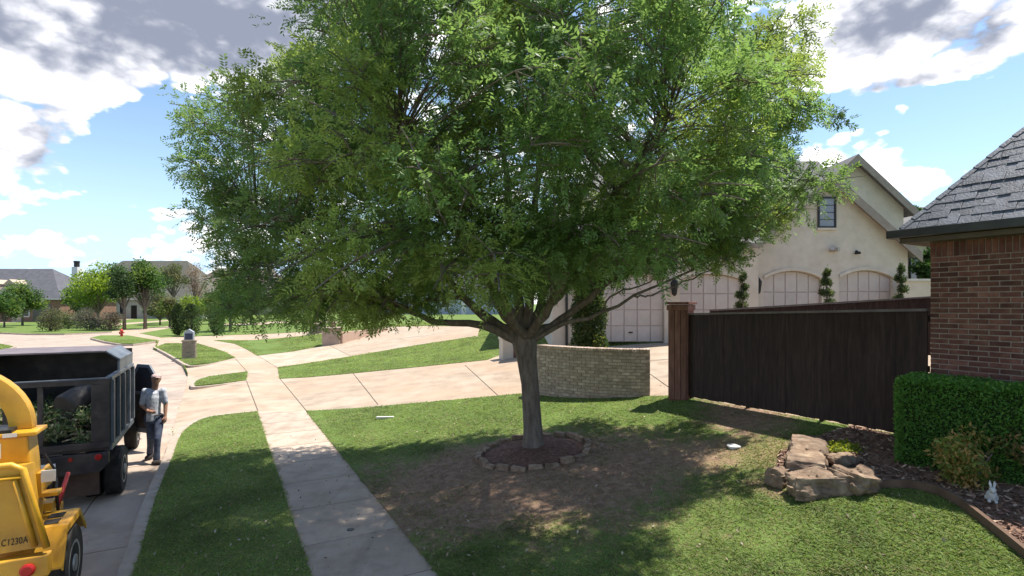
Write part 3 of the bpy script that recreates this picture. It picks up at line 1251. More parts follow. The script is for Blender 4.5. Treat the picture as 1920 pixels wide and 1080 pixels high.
# side walls and roof of the front gable
m = MB(); m.box(xl, xl + .3, DG + .36, DG + 7, HZ - .3, ez); m.box(xr - .3, xr, DG + .36, DG + 7, HZ - .3, ez)
m.build('side_wall', CREAM, ch)


def gable_roof(x0, x1, ze, xa, za, y0, y1, ov, mat, name='roof', th=.16, fascia=True):
    m = MB()
    out = []
    for xe in (x0, x1):
        sg = -1 if xe < xa else 1
        k_ = (za - ze) / abs(xe - xa)
        xo, zo = xe + sg * ov, ze - k_ * ov
        m.add([(xo, y0, zo), (xa, y0, za), (xa, y1, za), (xo, y1, zo), (xo, y0, zo + th), (xa, y0, za + th), (xa, y1, za + th), (xo, y1, zo + th)],
              [(0, 1, 2, 3), (7, 6, 5, 4), (0, 4, 5, 1), (3, 2, 6, 7), (0, 3, 7, 4)])
        out.append((xo, zo))
    r_ = m.build(name, mat, ch)
    if fascia:
        for (xo, zo) in out:
            f = MB()
            f.add([(xo, y0 - .05, zo - .22), (xa, y0 - .05, za - .22), (xa, y0 - .05, za + th + .01), (xo, y0 - .05, zo + th + .01),
                   (xo, y0 - .004, zo - .22), (xa, y0 - .004, za - .22), (xa, y0 - .004, za + th + .01), (xo, y0 - .004, zo + th + .01)],
                  [(0, 1, 2, 3), (7, 6, 5, 4), (0, 4, 5, 1), (3, 2, 6, 7), (0, 3, 7, 4), (1, 5, 6, 2)])
            f.build('bargeboard', TRIM, r_)
    return r_


gable_roof(xl, xr, ez, apx, apz, DG - .35, DG + 7.5, .32, SHING)
# rear taller gable
DR = 25.0
ax2, az2 = at_house(1598, 300, DR)
xr2 = at_house(1694, 0, DR)[0]
ez2 = at_house(1700, 390, DR)[1]
xl2 = 2 * ax2 - xr2
m = MB(); m.prism([(xl2, HZ), (xr2, HZ), (xr2, ez2), (ax2, az2 - .02), (xl2, ez2)], DR, DR + .3); m.box(xr2 - .3, xr2, DR + .31, DR + 9, HZ, ez2)
m.build('rear_gable_wall', CREAM, ch)
gable_roof(xl2, xr2, ez2, ax2, az2, DR - .4, DR + 9, .4, SHING, 'rear_roof')
# main roof to the left behind, ridge along x
ry, rzr = 29.5, at_house(1500, 302, 29.5)[1]
xm0, xm1 = at_house(1010, 0, 27)[0], ax2 + 1
m = MB()
m.add([(xm0 - 1, 24.3, 5.9), (xm1, 24.3, 5.9), (xm1, ry, rzr), (xm0 + 3.5, ry, rzr), (xm0 - 1, ry + 5.5, 5.9), (xm1, ry + 5.5, 5.9)],
      [(0, 1, 2, 3), (0, 3, 4), (4, 3, 2, 5)])
m.build('main_roof', SHING, ch)
# left wing with two square headed doors
wx0, wx1 = at_house(1036, 0, DW_)[0], xl - .02
wtop = 5.3
e1 = [at_house(1122, 0, DW_)[0], at_house(1246, 0, DW_)[0]]
e2 = [at_house(1275, 0, DW_)[0], at_house(1391, 0, DW_)[0]]
hz1 = HZ + 2.45
poly = [(wx0, HZ - .4)]
for a, b in (e1, e2):
    poly += [(a, HZ - .4)] + arch_pts(a, b, hz1, .22) + [(b, HZ - .4)]
poly += [(wx1, HZ - .4), (wx1, wtop), (wx0, wtop)]
m = MB(); m.prism(poly, DW_, DW_ + .35); m.box(wx0, wx0 + .3, DW_ + .36, DW_ + 6, HZ - .4, wtop)
m.build('wing_wall', CREAM, ch)
for a, b in (e1, e2): garage_door(a, b, DW_ + .12, HZ - .02, hz1, .22, 5, 4)
m = MB(); m.box(wx0 - .35, wx1, DW_ - .42, DW_ - .3, wtop + .0, wtop + .16); m.build('gutter', TRIM, ch)
m = MB()
m.add([(wx0 - .4, DW_ - .4, wtop + .17), (wx1, DW_ - .4, wtop + .17), (wx1, DW_ + 5, wtop + 4.2), (wx0 + 2, DW_ + 5, wtop + 4.2), (wx0 - .4, DW_ + 8, wtop + .17)],
      [(0, 1, 2, 3), (0, 3, 4)])
m.build('wing_roof', SHING, ch)
m = MB(); m.tube([(wx0 + .55, DW_ - .06, HZ - .2), (wx0 + .55, DW_ - .06, wtop)], .05, 8); m.build('downpipe', IRON, ch)
# window of the front gable
wx0_, wz1 = at_house(1535, 372, DG); wx1_, wz0 = at_house(1564, 425, DG)
wn = MB(); wn.box(wx0_, wx1_, DG - .03, DG - .004, wz0, wz1); wn = wn.build('window', GLASS, ch)
fr = MB(); t_ = .055
fr.box(wx0_ - t_, wx0_ + .01, DG - .07, DG - .003, wz0 - t_, wz1 + t_); fr.box(wx1_ - .01, wx1_ + t_, DG - .07, DG - .003, wz0 - t_, wz1 + t_)
fr.box(wx0_ + .012, wx1_ - .012, DG - .07, DG - .003, wz0 - t_, wz0 + .01); fr.box(wx0_ + .012, wx1_ - .012, DG - .07, DG - .003, wz1 - .01, wz1 + t_)
fr.build('frame', DARKF, wn)
for i in (1, 2, 3):
    z = wz0 + (wz1 - wz0) * i / 4
    b = MB(); b.box(wx0_ + .012, wx1_ - .012, DG - .045, DG - .031, z - .012, z + .012); b.build('glazing_bar', DARKF, wn)
b = MB(); b.box(wx0_ - .1, wx1_ + .1, DG - .09, DG - .002, wz0 - .14, wz0 - t_ - .003); b.build('sill', CREAM, wn)


def sconce(px, py, d):
    x, z = at_house(px, py, d)
    m = MB()
    m.lathe([(.03, z - .32), (.10, z - .24), (.14, z + .1), (.15, z + .2), (.05, z + .34), (.015, z + .4)], 8, Matrix.Translation((x, d - .17, 0)))
    m.box(x - .02, x + .02, d - .17, d - .001, z - .05, z + .02)
    m.build('wall_lantern', IRON, ch)


sconce(1418, 537, DG)
sconce(1262, 540, DW_)
for px, py, s_ in ((1560, 468, 1.0), (1605, 474, .6)):
    x, z = at_house(px, py, DG)
    m = MB()
    m.box(x - .10 * s_, x + .10 * s_, DG - .05, DG - .001, z - .10 * s_, z + .02 * s_)
    m.tube([(x - .02, DG - .06, z), (x - .12 * s_, DG - .26 * s_, z + .05 * s_)], [.05 * s_, .11 * s_], 10)
    m.tube([(x + .02, DG - .06, z - .02), (x + .14 * s_, DG - .24 * s_, z - .02 * s_)], [.05 * s_, .10 * s_], 10)
    m.build('flood_light', M_('lamp_housing', [(.35, .30, .26), (.45, .40, .35)], 6, 3, .5, 0) if s_ == 1.0 else IRON, ch)
# wing seen between the gable and the brick house
DB = 24.6
bx0, bx1 = xr + .02, at_house(1830, 0, DB)[0]
m = MB(); m.box(bx0, bx1, DB, DB + .3, HZ - .3, at_house(0, 452, DB)[1]); m.build('back_wing_wall', CREAM, ch)
m = MB()
z0 = at_house(0, 452, DB)[1]
m.add([(bx0, DB - .5, z0 - .1), (bx1 + 1, DB - .5, z0 - .1), (bx1 + 1, DB + 4, z0 + 2.3), (bx0, DB + 4, z0 + 2.3)], [(0, 1, 2, 3)])
m.build('back_wing_roof', SHING, ch)
x0, zt = at_house(1706, 480, DB); x1, zb = at_house(1726, 523, DB)
m = MB(); m.box(x0, x1, DB - .05, DB - .004, zb, zt); wn2 = m.build('window', GLASS, ch)
m = MB(); m.box(x0 - .06, x0 - .002, DB - .08, DB - .003, zb, zt); m.box(x1 + .002, x1 + .06, DB - .08, DB - .003, zb, zt); m.box(x0 - .06, x1 + .06, DB - .08, DB - .003, zt + .002, zt + .07)
m.build('frame', DARKF, wn2)
gw = MB()
ga_, gb_ = at_house(1690, 524, 21.2), at_house(1762, 600, 21.2)
gw.box(ga_[0], gb_[0], 21.2, 21.45, HZ - .4, ga_[1] - .08)
gwe = empty('garden_wall', (0, 0, 0), 0, 'low cream garden wall with pale cap beside the right garage door', 'wall')
gw.build('body', CREAM, gwe)
m = MB(); m.box(ga_[0] - .06, gb_[0], 21.12, 21.53, ga_[1] - .078, ga_[1] + .02); m.build('cap', M_('pale_stone', [(.5, .46, .4), (.6, .55, .48)], 5, 5, .8, .2), gwe, bevel=.01)
# square end pillar by the drive, left of the trunk
PALE = M_('pale_stucco', [(.52, .45, .36), (.60, .53, .43)], 3, 6, .85, .2)
p0 = at(949, 672)
zt = atd(949, 632, p0.y).z
pe = empty('garden_pillar', (p0.x, p0.y, p0.z), R(20), 'short pale cream stucco pillar beside the driveway behind the trunk', 'pillar')
m = MB(); m.box(-.22, .22, -.22, .22, -.2, zt - p0.z - .09); m.build('body', PALE, pe, bevel=.01)
m = MB(); m.box(-.25, .25, -.25, .25, zt - p0.z - .088, zt - p0.z); m.build('cap', PALE, pe, bevel=.015)
m = MB(); m.box(.223, 1.6, -.14, .14, -.25, (zt - p0.z) * .55); m.build('low_wall', BRICK, pe)
# ------------------------------------------------------------------ the big street tree
BARK = M_('bark', [(.10, .075, .062), (.165, .13, .108), (.23, .185, .155)], 6, 9, .95, .9, 22, stretch=(2.2, 2.2, .6))
tb = at(998, 846)
TB = np.array([tb.x, tb.y, tb.z])
tree = empty('shade_tree', tuple(TB), 0, 'large spreading green shade tree standing in a ring of edging stones', 'tree')


def loc_(p):
    return (p[0] - TB[0], p[1] - TB[1], p[2] - TB[2])


def curve(pts, n=14):
    """Catmull-Rom through pts"""
    P = [Vector(p) for p in pts]
    P = [P[0] * 2 - P[1]] + P + [P[-1] * 2 - P[-2]]
    out = []
    segs = len(P) - 3
    per = max(2, n // segs)
    for i in range(segs):
        a, b, c, d = P[i:i + 4]
        for q in range(per):
            t = q / per
            out.append(.5 * ((2 * b) + (c - a) * t + (2 * a - 5 * b + 4 * c - d) * t * t + (3 * b - a - 3 * c + d) * t ** 3))
    out.append(P[-2])
    return out


dT = tb.y
f0 = atd(982, 640, dT)
tr = MB()
tr.tube([loc_((tb.x + .03, tb.y, tb.z - .25)), loc_((tb.x + .03, tb.y, tb.z)), loc_((tb.x + .025, tb.y, tb.z + .12)), loc_((tb.x + .01, tb.y, tb.z + .45)),
         loc_(atd(993, 720, dT)), loc_(atd(988, 672, dT)), loc_(atd(984, 642, dT)), loc_(atd(981, 622, dT))],
        [.30, .25, .205, .175, .165, .185, .235, .20], 16)
tme = tr.mesh('trunk', smooth=True)
for v in tme.vertices:
    n_ = mnoise.noise(Vector((v.co.x * 5, v.co.y * 5, v.co.z * 2)))
    v.co.x += n_ * .018
    v.co.y += n_ * .018
link('trunk', tme, BARK, tree)

CR = np.array([.15, dT - 1.05, 5.55])
limbs = []


def limb(pts, r0, r1, seg=9):
    c = curve(pts, 16)
    n = len(c)
    c = [p + Vector(rng.normal(0, .018, 3)) * (1 if 0 < i < n - 1 else 0) for i, p in enumerate(c)]
    rr = [r0 + (r1 - r0) * (i / (n - 1)) ** .8 for i in range(n)]
    m = MB()
    m.tube([loc_(p) for p in c], rr, seg)
    m.build('branch', BARK, tree, smooth=True)
    limbs.append((np.array([tuple(p) for p in c]), np.array(rr)))
    return c


A_ = lambda px, py, dd=0.0: atd(px, py, dT + (dd if dd < 0 else dd * .55))
limb([A_(975, 640), A_(930, 618, -.1), A_(880, 606, -.3), A_(815, 600, -.5), A_(730, 560, -.9), A_(610, 480, -1.2), A_(480, 420, -1.2)], .10, .018)
limb([A_(972, 632), A_(925, 605, .1), A_(872, 560, .5), A_(800, 480, 1.0), A_(690, 380, 1.6), A_(560, 300, 2.0)], .13, .02)
limb([A_(978, 630), A_(950, 590, -.1), A_(905, 500, -.4), A_(850, 380, -.8), A_(760, 220, -1.1), A_(690, 60, -1.2)], .12, .02)
limb([A_(982, 628), A_(975, 580), A_(962, 480, .2), A_(950, 340, .5), A_(930, 160, .7), A_(920, -60, .8)], .13, .02)
limb([A_(985, 628), A_(990, 585, -.1), A_(1000, 470, -.6), A_(1010, 330, -1.2), A_(1030, 150, -1.8), A_(1040, 0, -2.0)], .11, .02)
limb([A_(990, 630), A_(1012, 590, .1), A_(1068, 530, .3), A_(1130, 430, .5), A_(1200, 290, .6), A_(1290, 110, .4)], .13, .02)
limb([A_(994, 634), A_(1035, 610, .0), A_(1085, 575, -.3), A_(1150, 520, -.7), A_(1260, 400, -1.0), A_(1370, 250, -1.2)], .11, .018)
limb([A_(997, 640), A_(1030, 618, -.1), A_(1075, 602, -.25), A_(1130, 588, -.4), A_(1190, 553, -.5), A_(1295, 508, -.6), A_(1400, 450, -.7)], .06, .012)
limb([A_(1187, 554, -.5), A_(1225, 552, -.45), A_(1300, 520, -.3), A_(1380, 490, -.1)], .022, .01, 6)
limb([A_(1128, 588, -.4), A_(1145, 555, -.45), A_(1215, 530, -.5), A_(1255, 500, -.5)], .022, .01, 6)
limb([A_(985, 632, .1), A_(1010, 580, .8), A_(1060, 450, 2.0), A_(1110, 330, 3.0), A_(1150, 200, 3.6)], .11, .02)
limb([A_(980, 632, .1), A_(950, 570, .9), A_(880, 450, 2.2), A_(820, 330, 3.2), A_(760, 220, 3.8)], .11, .02)
limb([A_(985, 634, -.1), A_(960, 590, -.7), A_(900, 500, -1.7), A_(830, 400, -2.6), A_(740, 280, -3.2)], .10, .018)
limb([A_(988, 634, -.1), A_(1020, 590, -.7), A_(1080, 480, -1.8), A_(1160, 360, -2.6), A_(1250, 230, -3.0)], .10, .018)
limb([A_(815, 600, -.5), A_(780, 590, -.5), A_(700, 575, -.8), A_(600, 560, -1.0)], .035, .012, 6)
limb([A_(870, 560, .5), A_(820, 545, .4), A_(760, 520, .2), A_(650, 470, .3)], .05, .012, 7)

limb([A_(1370, 250, -1.2), A_(1450, 225, -.8), A_(1530, 208, -.4), A_(1592, 232, -.2)], .018, .004, 5)

# leaf clumps fill the crown; the outline seen from the street bounds them
OUTL = [(560, -900), (530, -250), (520, -60), (497, 45), (480, 90), (395, 165), (352, 215), (345, 300), (362, 335), (358, 390), (372, 462), (398, 545), (440, 598), (560, 612), (700, 612), (800, 606), (860, 580),
        (930, 560), (1010, 575), (1060, 555), (1125, 520), (1250, 520), (1330, 508), (1400, 478), (1450, 440), (1552, 395), (1545, 350), (1497, 296), (1500, 262), (1560, 222), (1548, 135), (1520, 80), (1432, 5), (1420, -80), (1380, -300), (1330, -900)]
crx, cry, cru, crd = 6.4, 3.9, 4.6, 2.95
cl, boughs = [], []
tries = 0
rs = np.random.default_rng(21)
an = np.linspace(0, 2 * math.pi, 13)[:-1]


def bough(p, br_, r_):
    boughs.append((*p, br_))
    tint = np.array((.122, .200, .062)) if rs.random() < .68 else np.array((.185, .252, .068))
    tint = tint * (1 + rs.uniform(-.2, .2))
    for _ in range(5):
        a_ = rs.uniform(0, 6.283)
        q2 = br_ * .62 * math.sqrt(rs.random())
        c = (p[0] + math.cos(a_) * q2, p[1] + math.sin(a_) * q2, p[2] + rs.uniform(-.12, .16) - .35 * (q2 / br_) ** 2)
        cl.append((*c, br_ * rs.uniform(.42, .62), r_, *tint))


# drooping boughs at the skirt and flanks of the dome
for px, py in ((1462, 60), (1488, 135), (1497, 195), (1450, 235), (1440, 290), (1495, 345), (1470, 375), (1430, 405), (1390, 440), (1325, 465), (1255, 478), (1180, 485),
               (1400, 340), (1410, 160), (1380, 385),
               (420, 205), (405, 250), (402, 300), (415, 355), (418, 410), (430, 455), (447, 510), (480, 560), (540, 570), (600, 574), (665, 572), (730, 568), (800, 560), (480, 470), (540, 500), (620, 520), (700, 515)):
    p = atd(px, py, dT - rs.uniform(.2, 2.2))
    bough((p.x, p.y, p.z), rs.uniform(.5, .72), .95)
while len(boughs) < 255 and tries < 250000:
    tries += 1
    q_ = rs.uniform(-1, 1, 3)
    k_ = cru if q_[2] > 0 else crd
    r_ = (abs(q_[0]) ** 2.5 + abs(q_[1]) ** 2.2 + abs(q_[2]) ** 2.5) ** .42
    if r_ > 1 or r_ < .40 or rs.random() > r_ * r_ + .12: continue
    p = CR + q_ * np.array([crx, cry if q_[1] < 0 else 2.8, k_])
    if p[2] < 2.85 or p[1] < 4.6: continue
    br_ = rs.uniform(.55, .95)
    s_ = FPX / p[1]
    px, py = HX + p[0] * s_, HY - (p[2] - CAMZ) * s_
    if not inside(OUTL, px + np.cos(an) * br_ * .90 * s_, py + np.sin(an) * br_ * .5 * s_).all(): continue
    if any((p[0] - b_[0]) ** 2 + (p[1] - b_[1]) ** 2 + 2.2 * (p[2] - b_[2]) ** 2 < .78 ** 2 for b_ in boughs): continue
    bough(p, br_, r_)
cl = np.array(cl)
NC = len(cl)
# twigs from limbs to the clumps
lp = np.concatenate([a for a, _ in limbs]); lr = np.concatenate([b for _, b in limbs])
tw = MB()
for x, y, z, rad_, r_ in cl[:, :5]:
    c = np.array([x, y, z])
    dv = lp - c
    dist = np.linalg.norm(dv, axis=1) + 1.2 * np.clip(lp[:, 2] - z + .25, 0, None)
    i = int(np.argmin(dist))
    a = Vector(lp[i]); b = Vector(c)
    md = (a + b) / 2 + Vector((rs.normal(0, .12), rs.normal(0, .12), .12))
    cc = curve([a, md, b, b + (b - md) * .5 + Vector((0, 0, -.12))], 8)
    r0 = min(lr[i] * .6, .012 + .010 * (b - a).length)
    tw.tube([loc_(p) for p in cc], [r0 + (.005 - r0) * q / (len(cc) - 1) for q in range(len(cc))], 5, False)
    for _ in range(3):
        e_ = b + Vector(rs.normal(0, 1, 3)).normalized() * rad_ * .9
        st = cc[-3]
        tw.tube([loc_(st), loc_((st + e_) / 2 + Vector((0, 0, .05))), loc_(e_)], [.008, .006, .003], 4, False)
tag(tw.build('twigs', BARK, tree, smooth=True), kind='stuff')


def compound(origins, rad_, n_per, L0, leaflet, wid, base, light, rr_):
    """pinnate leaves: n_per per clump, 11 leaflets each"""
    n = len(origins) * n_per
    oc = np.repeat(origins, n_per, axis=0)
    rd = np.repeat(rad_, n_per)[:, None]
    d_ = unit(rr_.normal(size=(n, 3)))
    rr = rr_.random((n, 1)) ** .45
    O = oc + d_ * rr * rd * np.array([1.05, 1.05, .8])
    a = unit(d_ * .8 + rr_.normal(size=(n, 3)) * .55 + np.array([0, 0, -.06]))
    up = rr_.normal(size=(n, 3)) * .45 + np.array([0, 0, 1.0])
    b = unit(np.cross(a, up))
    nrm = unit(np.cross(b, a))
    K = 11
    L = L0 * (1 + rr_.uniform(-.3, .3, (n, 1)))
    sk = np.array([.18, .18, .36, .36, .54, .54, .72, .72, .88, .88, .98])
    sg = np.array([1, -1, 1, -1, 1, -1, 1, -1, 1, -1, 0])
    pos = O[:, None, :] + a[:, None, :] * (sk[None, :, None] * L[:, None, :]) - np.array([0, 0, 1.0]) * (sk[None, :, None] ** 2 * L[:, None, :] * .14)
    dl = a[:, None, :] * .55 + b[:, None, :] * (sg[None, :, None] * .9) + rr_.normal(size=(n, K, 3)) * .16 + np.array([0, 0, -.10])
    dl = unit(dl)
    sd = unit(np.cross(dl, nrm[:, None, :] + rr_.normal(size=(n, K, 3)) * .25))
    ll = leaflet * (1 + rr_.uniform(-.25, .25, (n, K, 1)))
    ww = ll * wid
    Q = np.stack([pos, pos + dl * ll * .42 + sd * ww * .5, pos + dl * ll, pos + dl * ll * .42 - sd * ww * .5], axis=2)
    Q = Q.reshape(-1, 4, 3)
    cc = (np.asarray(base) if np.ndim(base) == 2 else np.repeat(np.asarray(base)[None, :], len(origins), axis=0)) * (1 + rr_.uniform(-.1, .1, (len(origins), 1)))
    t = np.repeat(cc, n_per * K, axis=0) * (1 + rr_.uniform(-.18, .18, (n * K, 1)))
    return Q, t


cen = cl[:, :3] - TB
Q, t = compound(cen, cl[:, 3], 41, .19, .064, .36, cl[:, 5:8], None, rs)
Q2, t2 = compound(cen + np.clip(rs.normal(0, .2, cen.shape), -.25, .25), cl[:, 3] * .8, 5, .19, .066, .37, cl[:, 5:8], None, rs)
# a loose spray at the outer right
sp_ = np.array([loc_(atd(1562 + i * 7, 212 + i * 5, dT - .2)) for i in range(4)])
Q3, t3 = compound(sp_, np.full(4, .12), 10, .14, .07, .36, (.06, .11, .035), (.10, .15, .03), rs)
Qa, ta_ = np.concatenate([Q, Q2, Q3]), np.concatenate([t, t2, t3])
tag(link('crown', quads_mesh('crown', Qa, ta_), LEAF, tree), kind='stuff')

# ------------------------------------------------------------------ stones round the tree
EDGE = M_('edging_stone', [(.17, .11, .075), (.27, .185, .13), (.36, .26, .19)], 9, 7, .95, .6, 40, objrand=.22)
ring = empty('tree_ring_edging', (tb.x + .02, tb.y - .1, zf(tb.x, tb.y - .1)), 0, 'ring of rough tan edging stones round the big tree', 'edging')
NR = 22
for i in range(NR):
    an = 2 * math.pi * (i + .5) / NR
    if 4 <= i <= 5 and False: continue
    rx_, ry_ = 1.02 + random.uniform(-.04, .04), .86 + random.uniform(-.04, .04)
    x, y = math.cos(an) * rx_, math.sin(an) * ry_
    l = 2 * math.pi * .95 / NR * random.uniform(.78, 1.02)
    h = random.uniform(.045, .085)
    m = MB(); m.box(-l / 2, l / 2, -.055, .055, -.06, h)
    me = m.mesh('stone', bevel=.012)
    for v in me.vertices: v.co += Vector((random.uniform(-.008, .008), random.uniform(-.008, .008), random.uniform(-.008, .008)))
    wx, wy = ring.location.x + x, ring.location.y + y
    o = link('stone', me, EDGE, ring, (x, y, zf(wx, wy) - ring.location.z + .02), math.atan2(math.cos(an) * ry_, -math.sin(an) * rx_) + random.uniform(-.16, .16))
    o.rotation_euler.x = random.uniform(-.14, .14)
    o.rotation_euler.y = random.uniform(-.06, .06)
# mound of mulch inside
vs, fs = [(0, 0, .13)], []
for j, rr in enumerate((.3, .6, .85, .97)):
    for i in range(28):
        an = 2 * math.pi * i / 28
        x, y = math.cos(an) * rr, math.sin(an) * rr * .84
        zz = zf(ring.location.x + x, ring.location.y + y) - ring.location.z
        vs.append((x, y, zz + (.11, .08, .055, .02)[j] + random.uniform(-.012, .012)))
for i in range(28): fs.append((0, 1 + i, 1 + (i + 1) % 28))
for j in range(3):
    for i in range(28):
        a, b = 1 + j * 28 + i, 1 + j * 28 + (i + 1) % 28
        fs.append((a, a + 28, b + 28, b))
MULCHR = M_('red_mulch', [(.075, .035, .026), (.14, .07, .05), (.21, .115, .085)], 16, 9, .95, .9, 40)
tag(MB().add(vs, fs).build('mulch_mound', MULCHR, None, True, loc=ring.location), 'low mound of reddish mulch inside the stone ring', 'mulch', kind='stuff')


# ------------------------------------------------------------------ plants
def clump_plant(name, P, size, width, base, light, plight, parent, part='foliage', up=.35, droop=.0, var=.25):
    q = leaf_quads(P, size, width, up, droop)
    return tag(link(part, quads_mesh(part, q, tints(len(P), base, var, light, plight)), LEAF, parent), kind='stuff')


# clipped hedge along the brick wall
hl, h0, h1, hb0, hb1 = 4.2, .0, 1.18, -.82, -.06
hz0 = zf(*pw(.3, -.6)) - .02
hedge = empty('hedge', (pw(-.12, 0)[0], pw(-.12, 0)[1], hz0), rzw, 'dense clipped box shaped green hedge against the brick wall', 'hedge')
DARKG = M_('hedge_inner', [(.012, .025, .008), (.03, .05, .016)], 12, 5, .95, .5)
m = MB(); m.box(.09, hl - .08, hb0 + .09, hb1 - .08, -.3, h1 - .09); m.build('inner_branches', DARKG, hedge, bevel=.05)


def rbox(n, x0, x1, y0, y1, z0, z1, rr=.12):
    """points just under the skin of a rounded box (front, left, top)"""
    w = np.array([(x1 - x0) * (z1 - z0), (y1 - y0) * (z1 - z0), (x1 - x0) * (y1 - y0)])
    f = rng.choice(3, n, p=w / w.sum())
    P = np.column_stack([rng.uniform(x0, x1, n), rng.uniform(y0, y1, n), rng.uniform(z0, z1, n)])
    dep = rng.uniform(-.0, .10, n)
    P[f == 0, 1] = y0 + dep[f == 0]
    P[f == 1, 0] = x0 + dep[f == 1]
    P[f == 2, 2] = z1 - dep[f == 2]
    C = np.clip(P, [x0 + rr, y0 + rr, z0], [x1 - rr, y1 - rr, z1 - rr])
    dvec = P - C
    ln = np.linalg.norm(dvec, axis=1, keepdims=True)
    return np.where(ln > rr - .0, C + dvec / np.maximum(ln, 1e-6) * rr, P)


P = rbox(48000, 0, hl, hb0, hb1, 0, h1)
nn_ = np.array([mnoise.noise(Vector(p) * 3.0) for p in P])
P = P + (P - np.array([hl / 2, (hb0 + hb1) / 2, h1 / 2])) * np.array([.006, .05, .04]) * nn_[:, None]
clump_plant('hedge', P, .034, .62, (.095, .22, .045), (.15, .29, .06), .3, hedge)


def bush(name, base, rx, ry, h, n, size, base_c, light_c, pl, label, cat='bush', group=None, width=.5, stems=5, up=.3, droop=0.0, blobs=9, seed=0, core=True, zlow=.12):
    r0 = np.random.default_rng(seed + 100)
    root = empty(name, base, 0, label, cat, group)
    m = MB()
    tips = []
    for i in range(stems):
        an = r0.uniform(0, 6.28)
        tip = Vector((math.cos(an) * rx * .5, math.sin(an) * ry * .5, h * r0.uniform(.55, .85)))
        m.tube([(math.cos(an) * .04, math.sin(an) * .04, -.05), tuple(tip * .5 + Vector((0, 0, h * .05))), tuple(tip)], [.016 * h, .012 * h, .005 * h], 5, False)
    m.build('stems', BARK, root, smooth=True)
    c = []
    for i in range(blobs):
        d_ = r0.normal(size=3); d_ /= np.linalg.norm(d_)
        c.append((d_[0] * rx * .55, d_[1] * ry * .55, h * (.5 + .32 * d_[2])))
    c = np.array(c)
    pick = r0.integers(0, blobs, n)
    d_ = unit(r0.normal(size=(n, 3)))
    rr = r0.random((n, 1)) ** .35
    P = c[pick] + d_ * rr * np.array([rx * .55, ry * .55, h * .32])
    P[:, 2] = np.maximum(P[:, 2], h * zlow * r0.random(n))
    clump_plant(name, P, size, width, base_c, light_c, pl, root, up=up, droop=droop)
    return root


NANG, NANR = (.18, .235, .06), (.46, .30, .12)
p = at(1822, 912)
bush('nandina_bush', tuple(p), .40, .34, .64, 2800, .065, NANG, NANR, .35, 'low yellow green and bronze leafed bush in front of the hedge', droop=.25, seed=1, width=.36)
p = at(1922, 905)
bush('nandina_bush', tuple(p), .38, .38, .60, 2400, .055, (.17, .17, .065), (.42, .24, .13), .4, 'bronze leafed bush beside the hedge at the flower bed corner', droop=.25, seed=2, width=.36)
p = at(1585, 846)
bush('ground_cover_plant', tuple(p), .30, .22, .12, 700, .05, (.17, .22, .03), (.26, .30, .05), .4, 'small yellow green ground cover plant behind the boulders', 'plant', seed=3)

# column of dark evergreen by the garage
p = at(1104, 655)
d_ = 18.3
bx, bz = (1104 - HX) / FPX * d_, zf((1104 - HX) / FPX * d_, d_)
r0 = np.random.default_rng(5)
ev = empty('columnar_evergreen', (bx, d_, bz), 0, 'tall dark columnar evergreen beside the left garage door', 'shrub')
n = 15000
hh = 3.5
z = r0.uniform(.02, 1, n) * hh
an = r0.uniform(0, 6.28, n)
rr = (.62 - .16 * (z / hh) ** 2 + .08 * np.sin(z * 5 + an * 2)) * (r0.random(n) ** .4)
clump_plant('ev', np.column_stack([np.cos(an) * rr, np.sin(an) * rr, z]), .10, .5, (.035, .065, .018), (.12, .14, .03), .2, ev)
m = MB(); m.tube([(0, 0, -.2), (0, 0, hh * .9)], [.09, .03], 7); m.build('trunk', BARK, ev)


def juniper(px, pytop, d, label, seed):
    x = (px - HX) / FPX * d
    b = zf(x, d)
    h = CAMZ + (HY - pytop) / FPX * d - b
    r0 = np.random.default_rng(seed)
    root = empty('topiary_juniper', (x, d, b), 0, label, 'shrub', 'slender junipers before the garage doors')
    m = MB(); m.tube([(0, 0, -.15), (.03, 0, h * .5), (0, .02, h * .97)], [.05, .035, .012], 6); m.build('trunk', BARK, root)
    tiers = 6
    P, = [[]]
    for i in range(tiers):
        zc = h * (.28 + .12 * i)
        rw = .42 * (1 - .8 * i / tiers)
        for _ in range(4):
            an = r0.uniform(0, 6.28)
            c = np.array([math.cos(an) * rw * .55, math.sin(an) * rw * .55, zc + r0.uniform(-.06, .06)])
            q = c + unit(r0.normal(size=(170, 3))) * (r0.random((170, 1)) ** .4) * np.array([rw * .5, rw * .5, .15])
            P.append(q)
    P.append(np.column_stack([r0.normal(0, .04, 120), r0.normal(0, .04, 120), h * r0.uniform(.25, 1.0, 120)]))
    clump_plant('j', np.concatenate(P), .085, .35, (.05, .075, .028), (.10, .12, .04), .2, root, up=0, droop=-.6)


juniper(1392, 503, 19.6, 'slender dark topiary juniper left of the arched double garage doors', 11)
juniper(1549, 497, 19.8, 'slender dark topiary juniper on the pier between two arched doors', 12)
juniper(1689, 487, 20.0, 'slender dark topiary juniper right of the last garage door', 13)


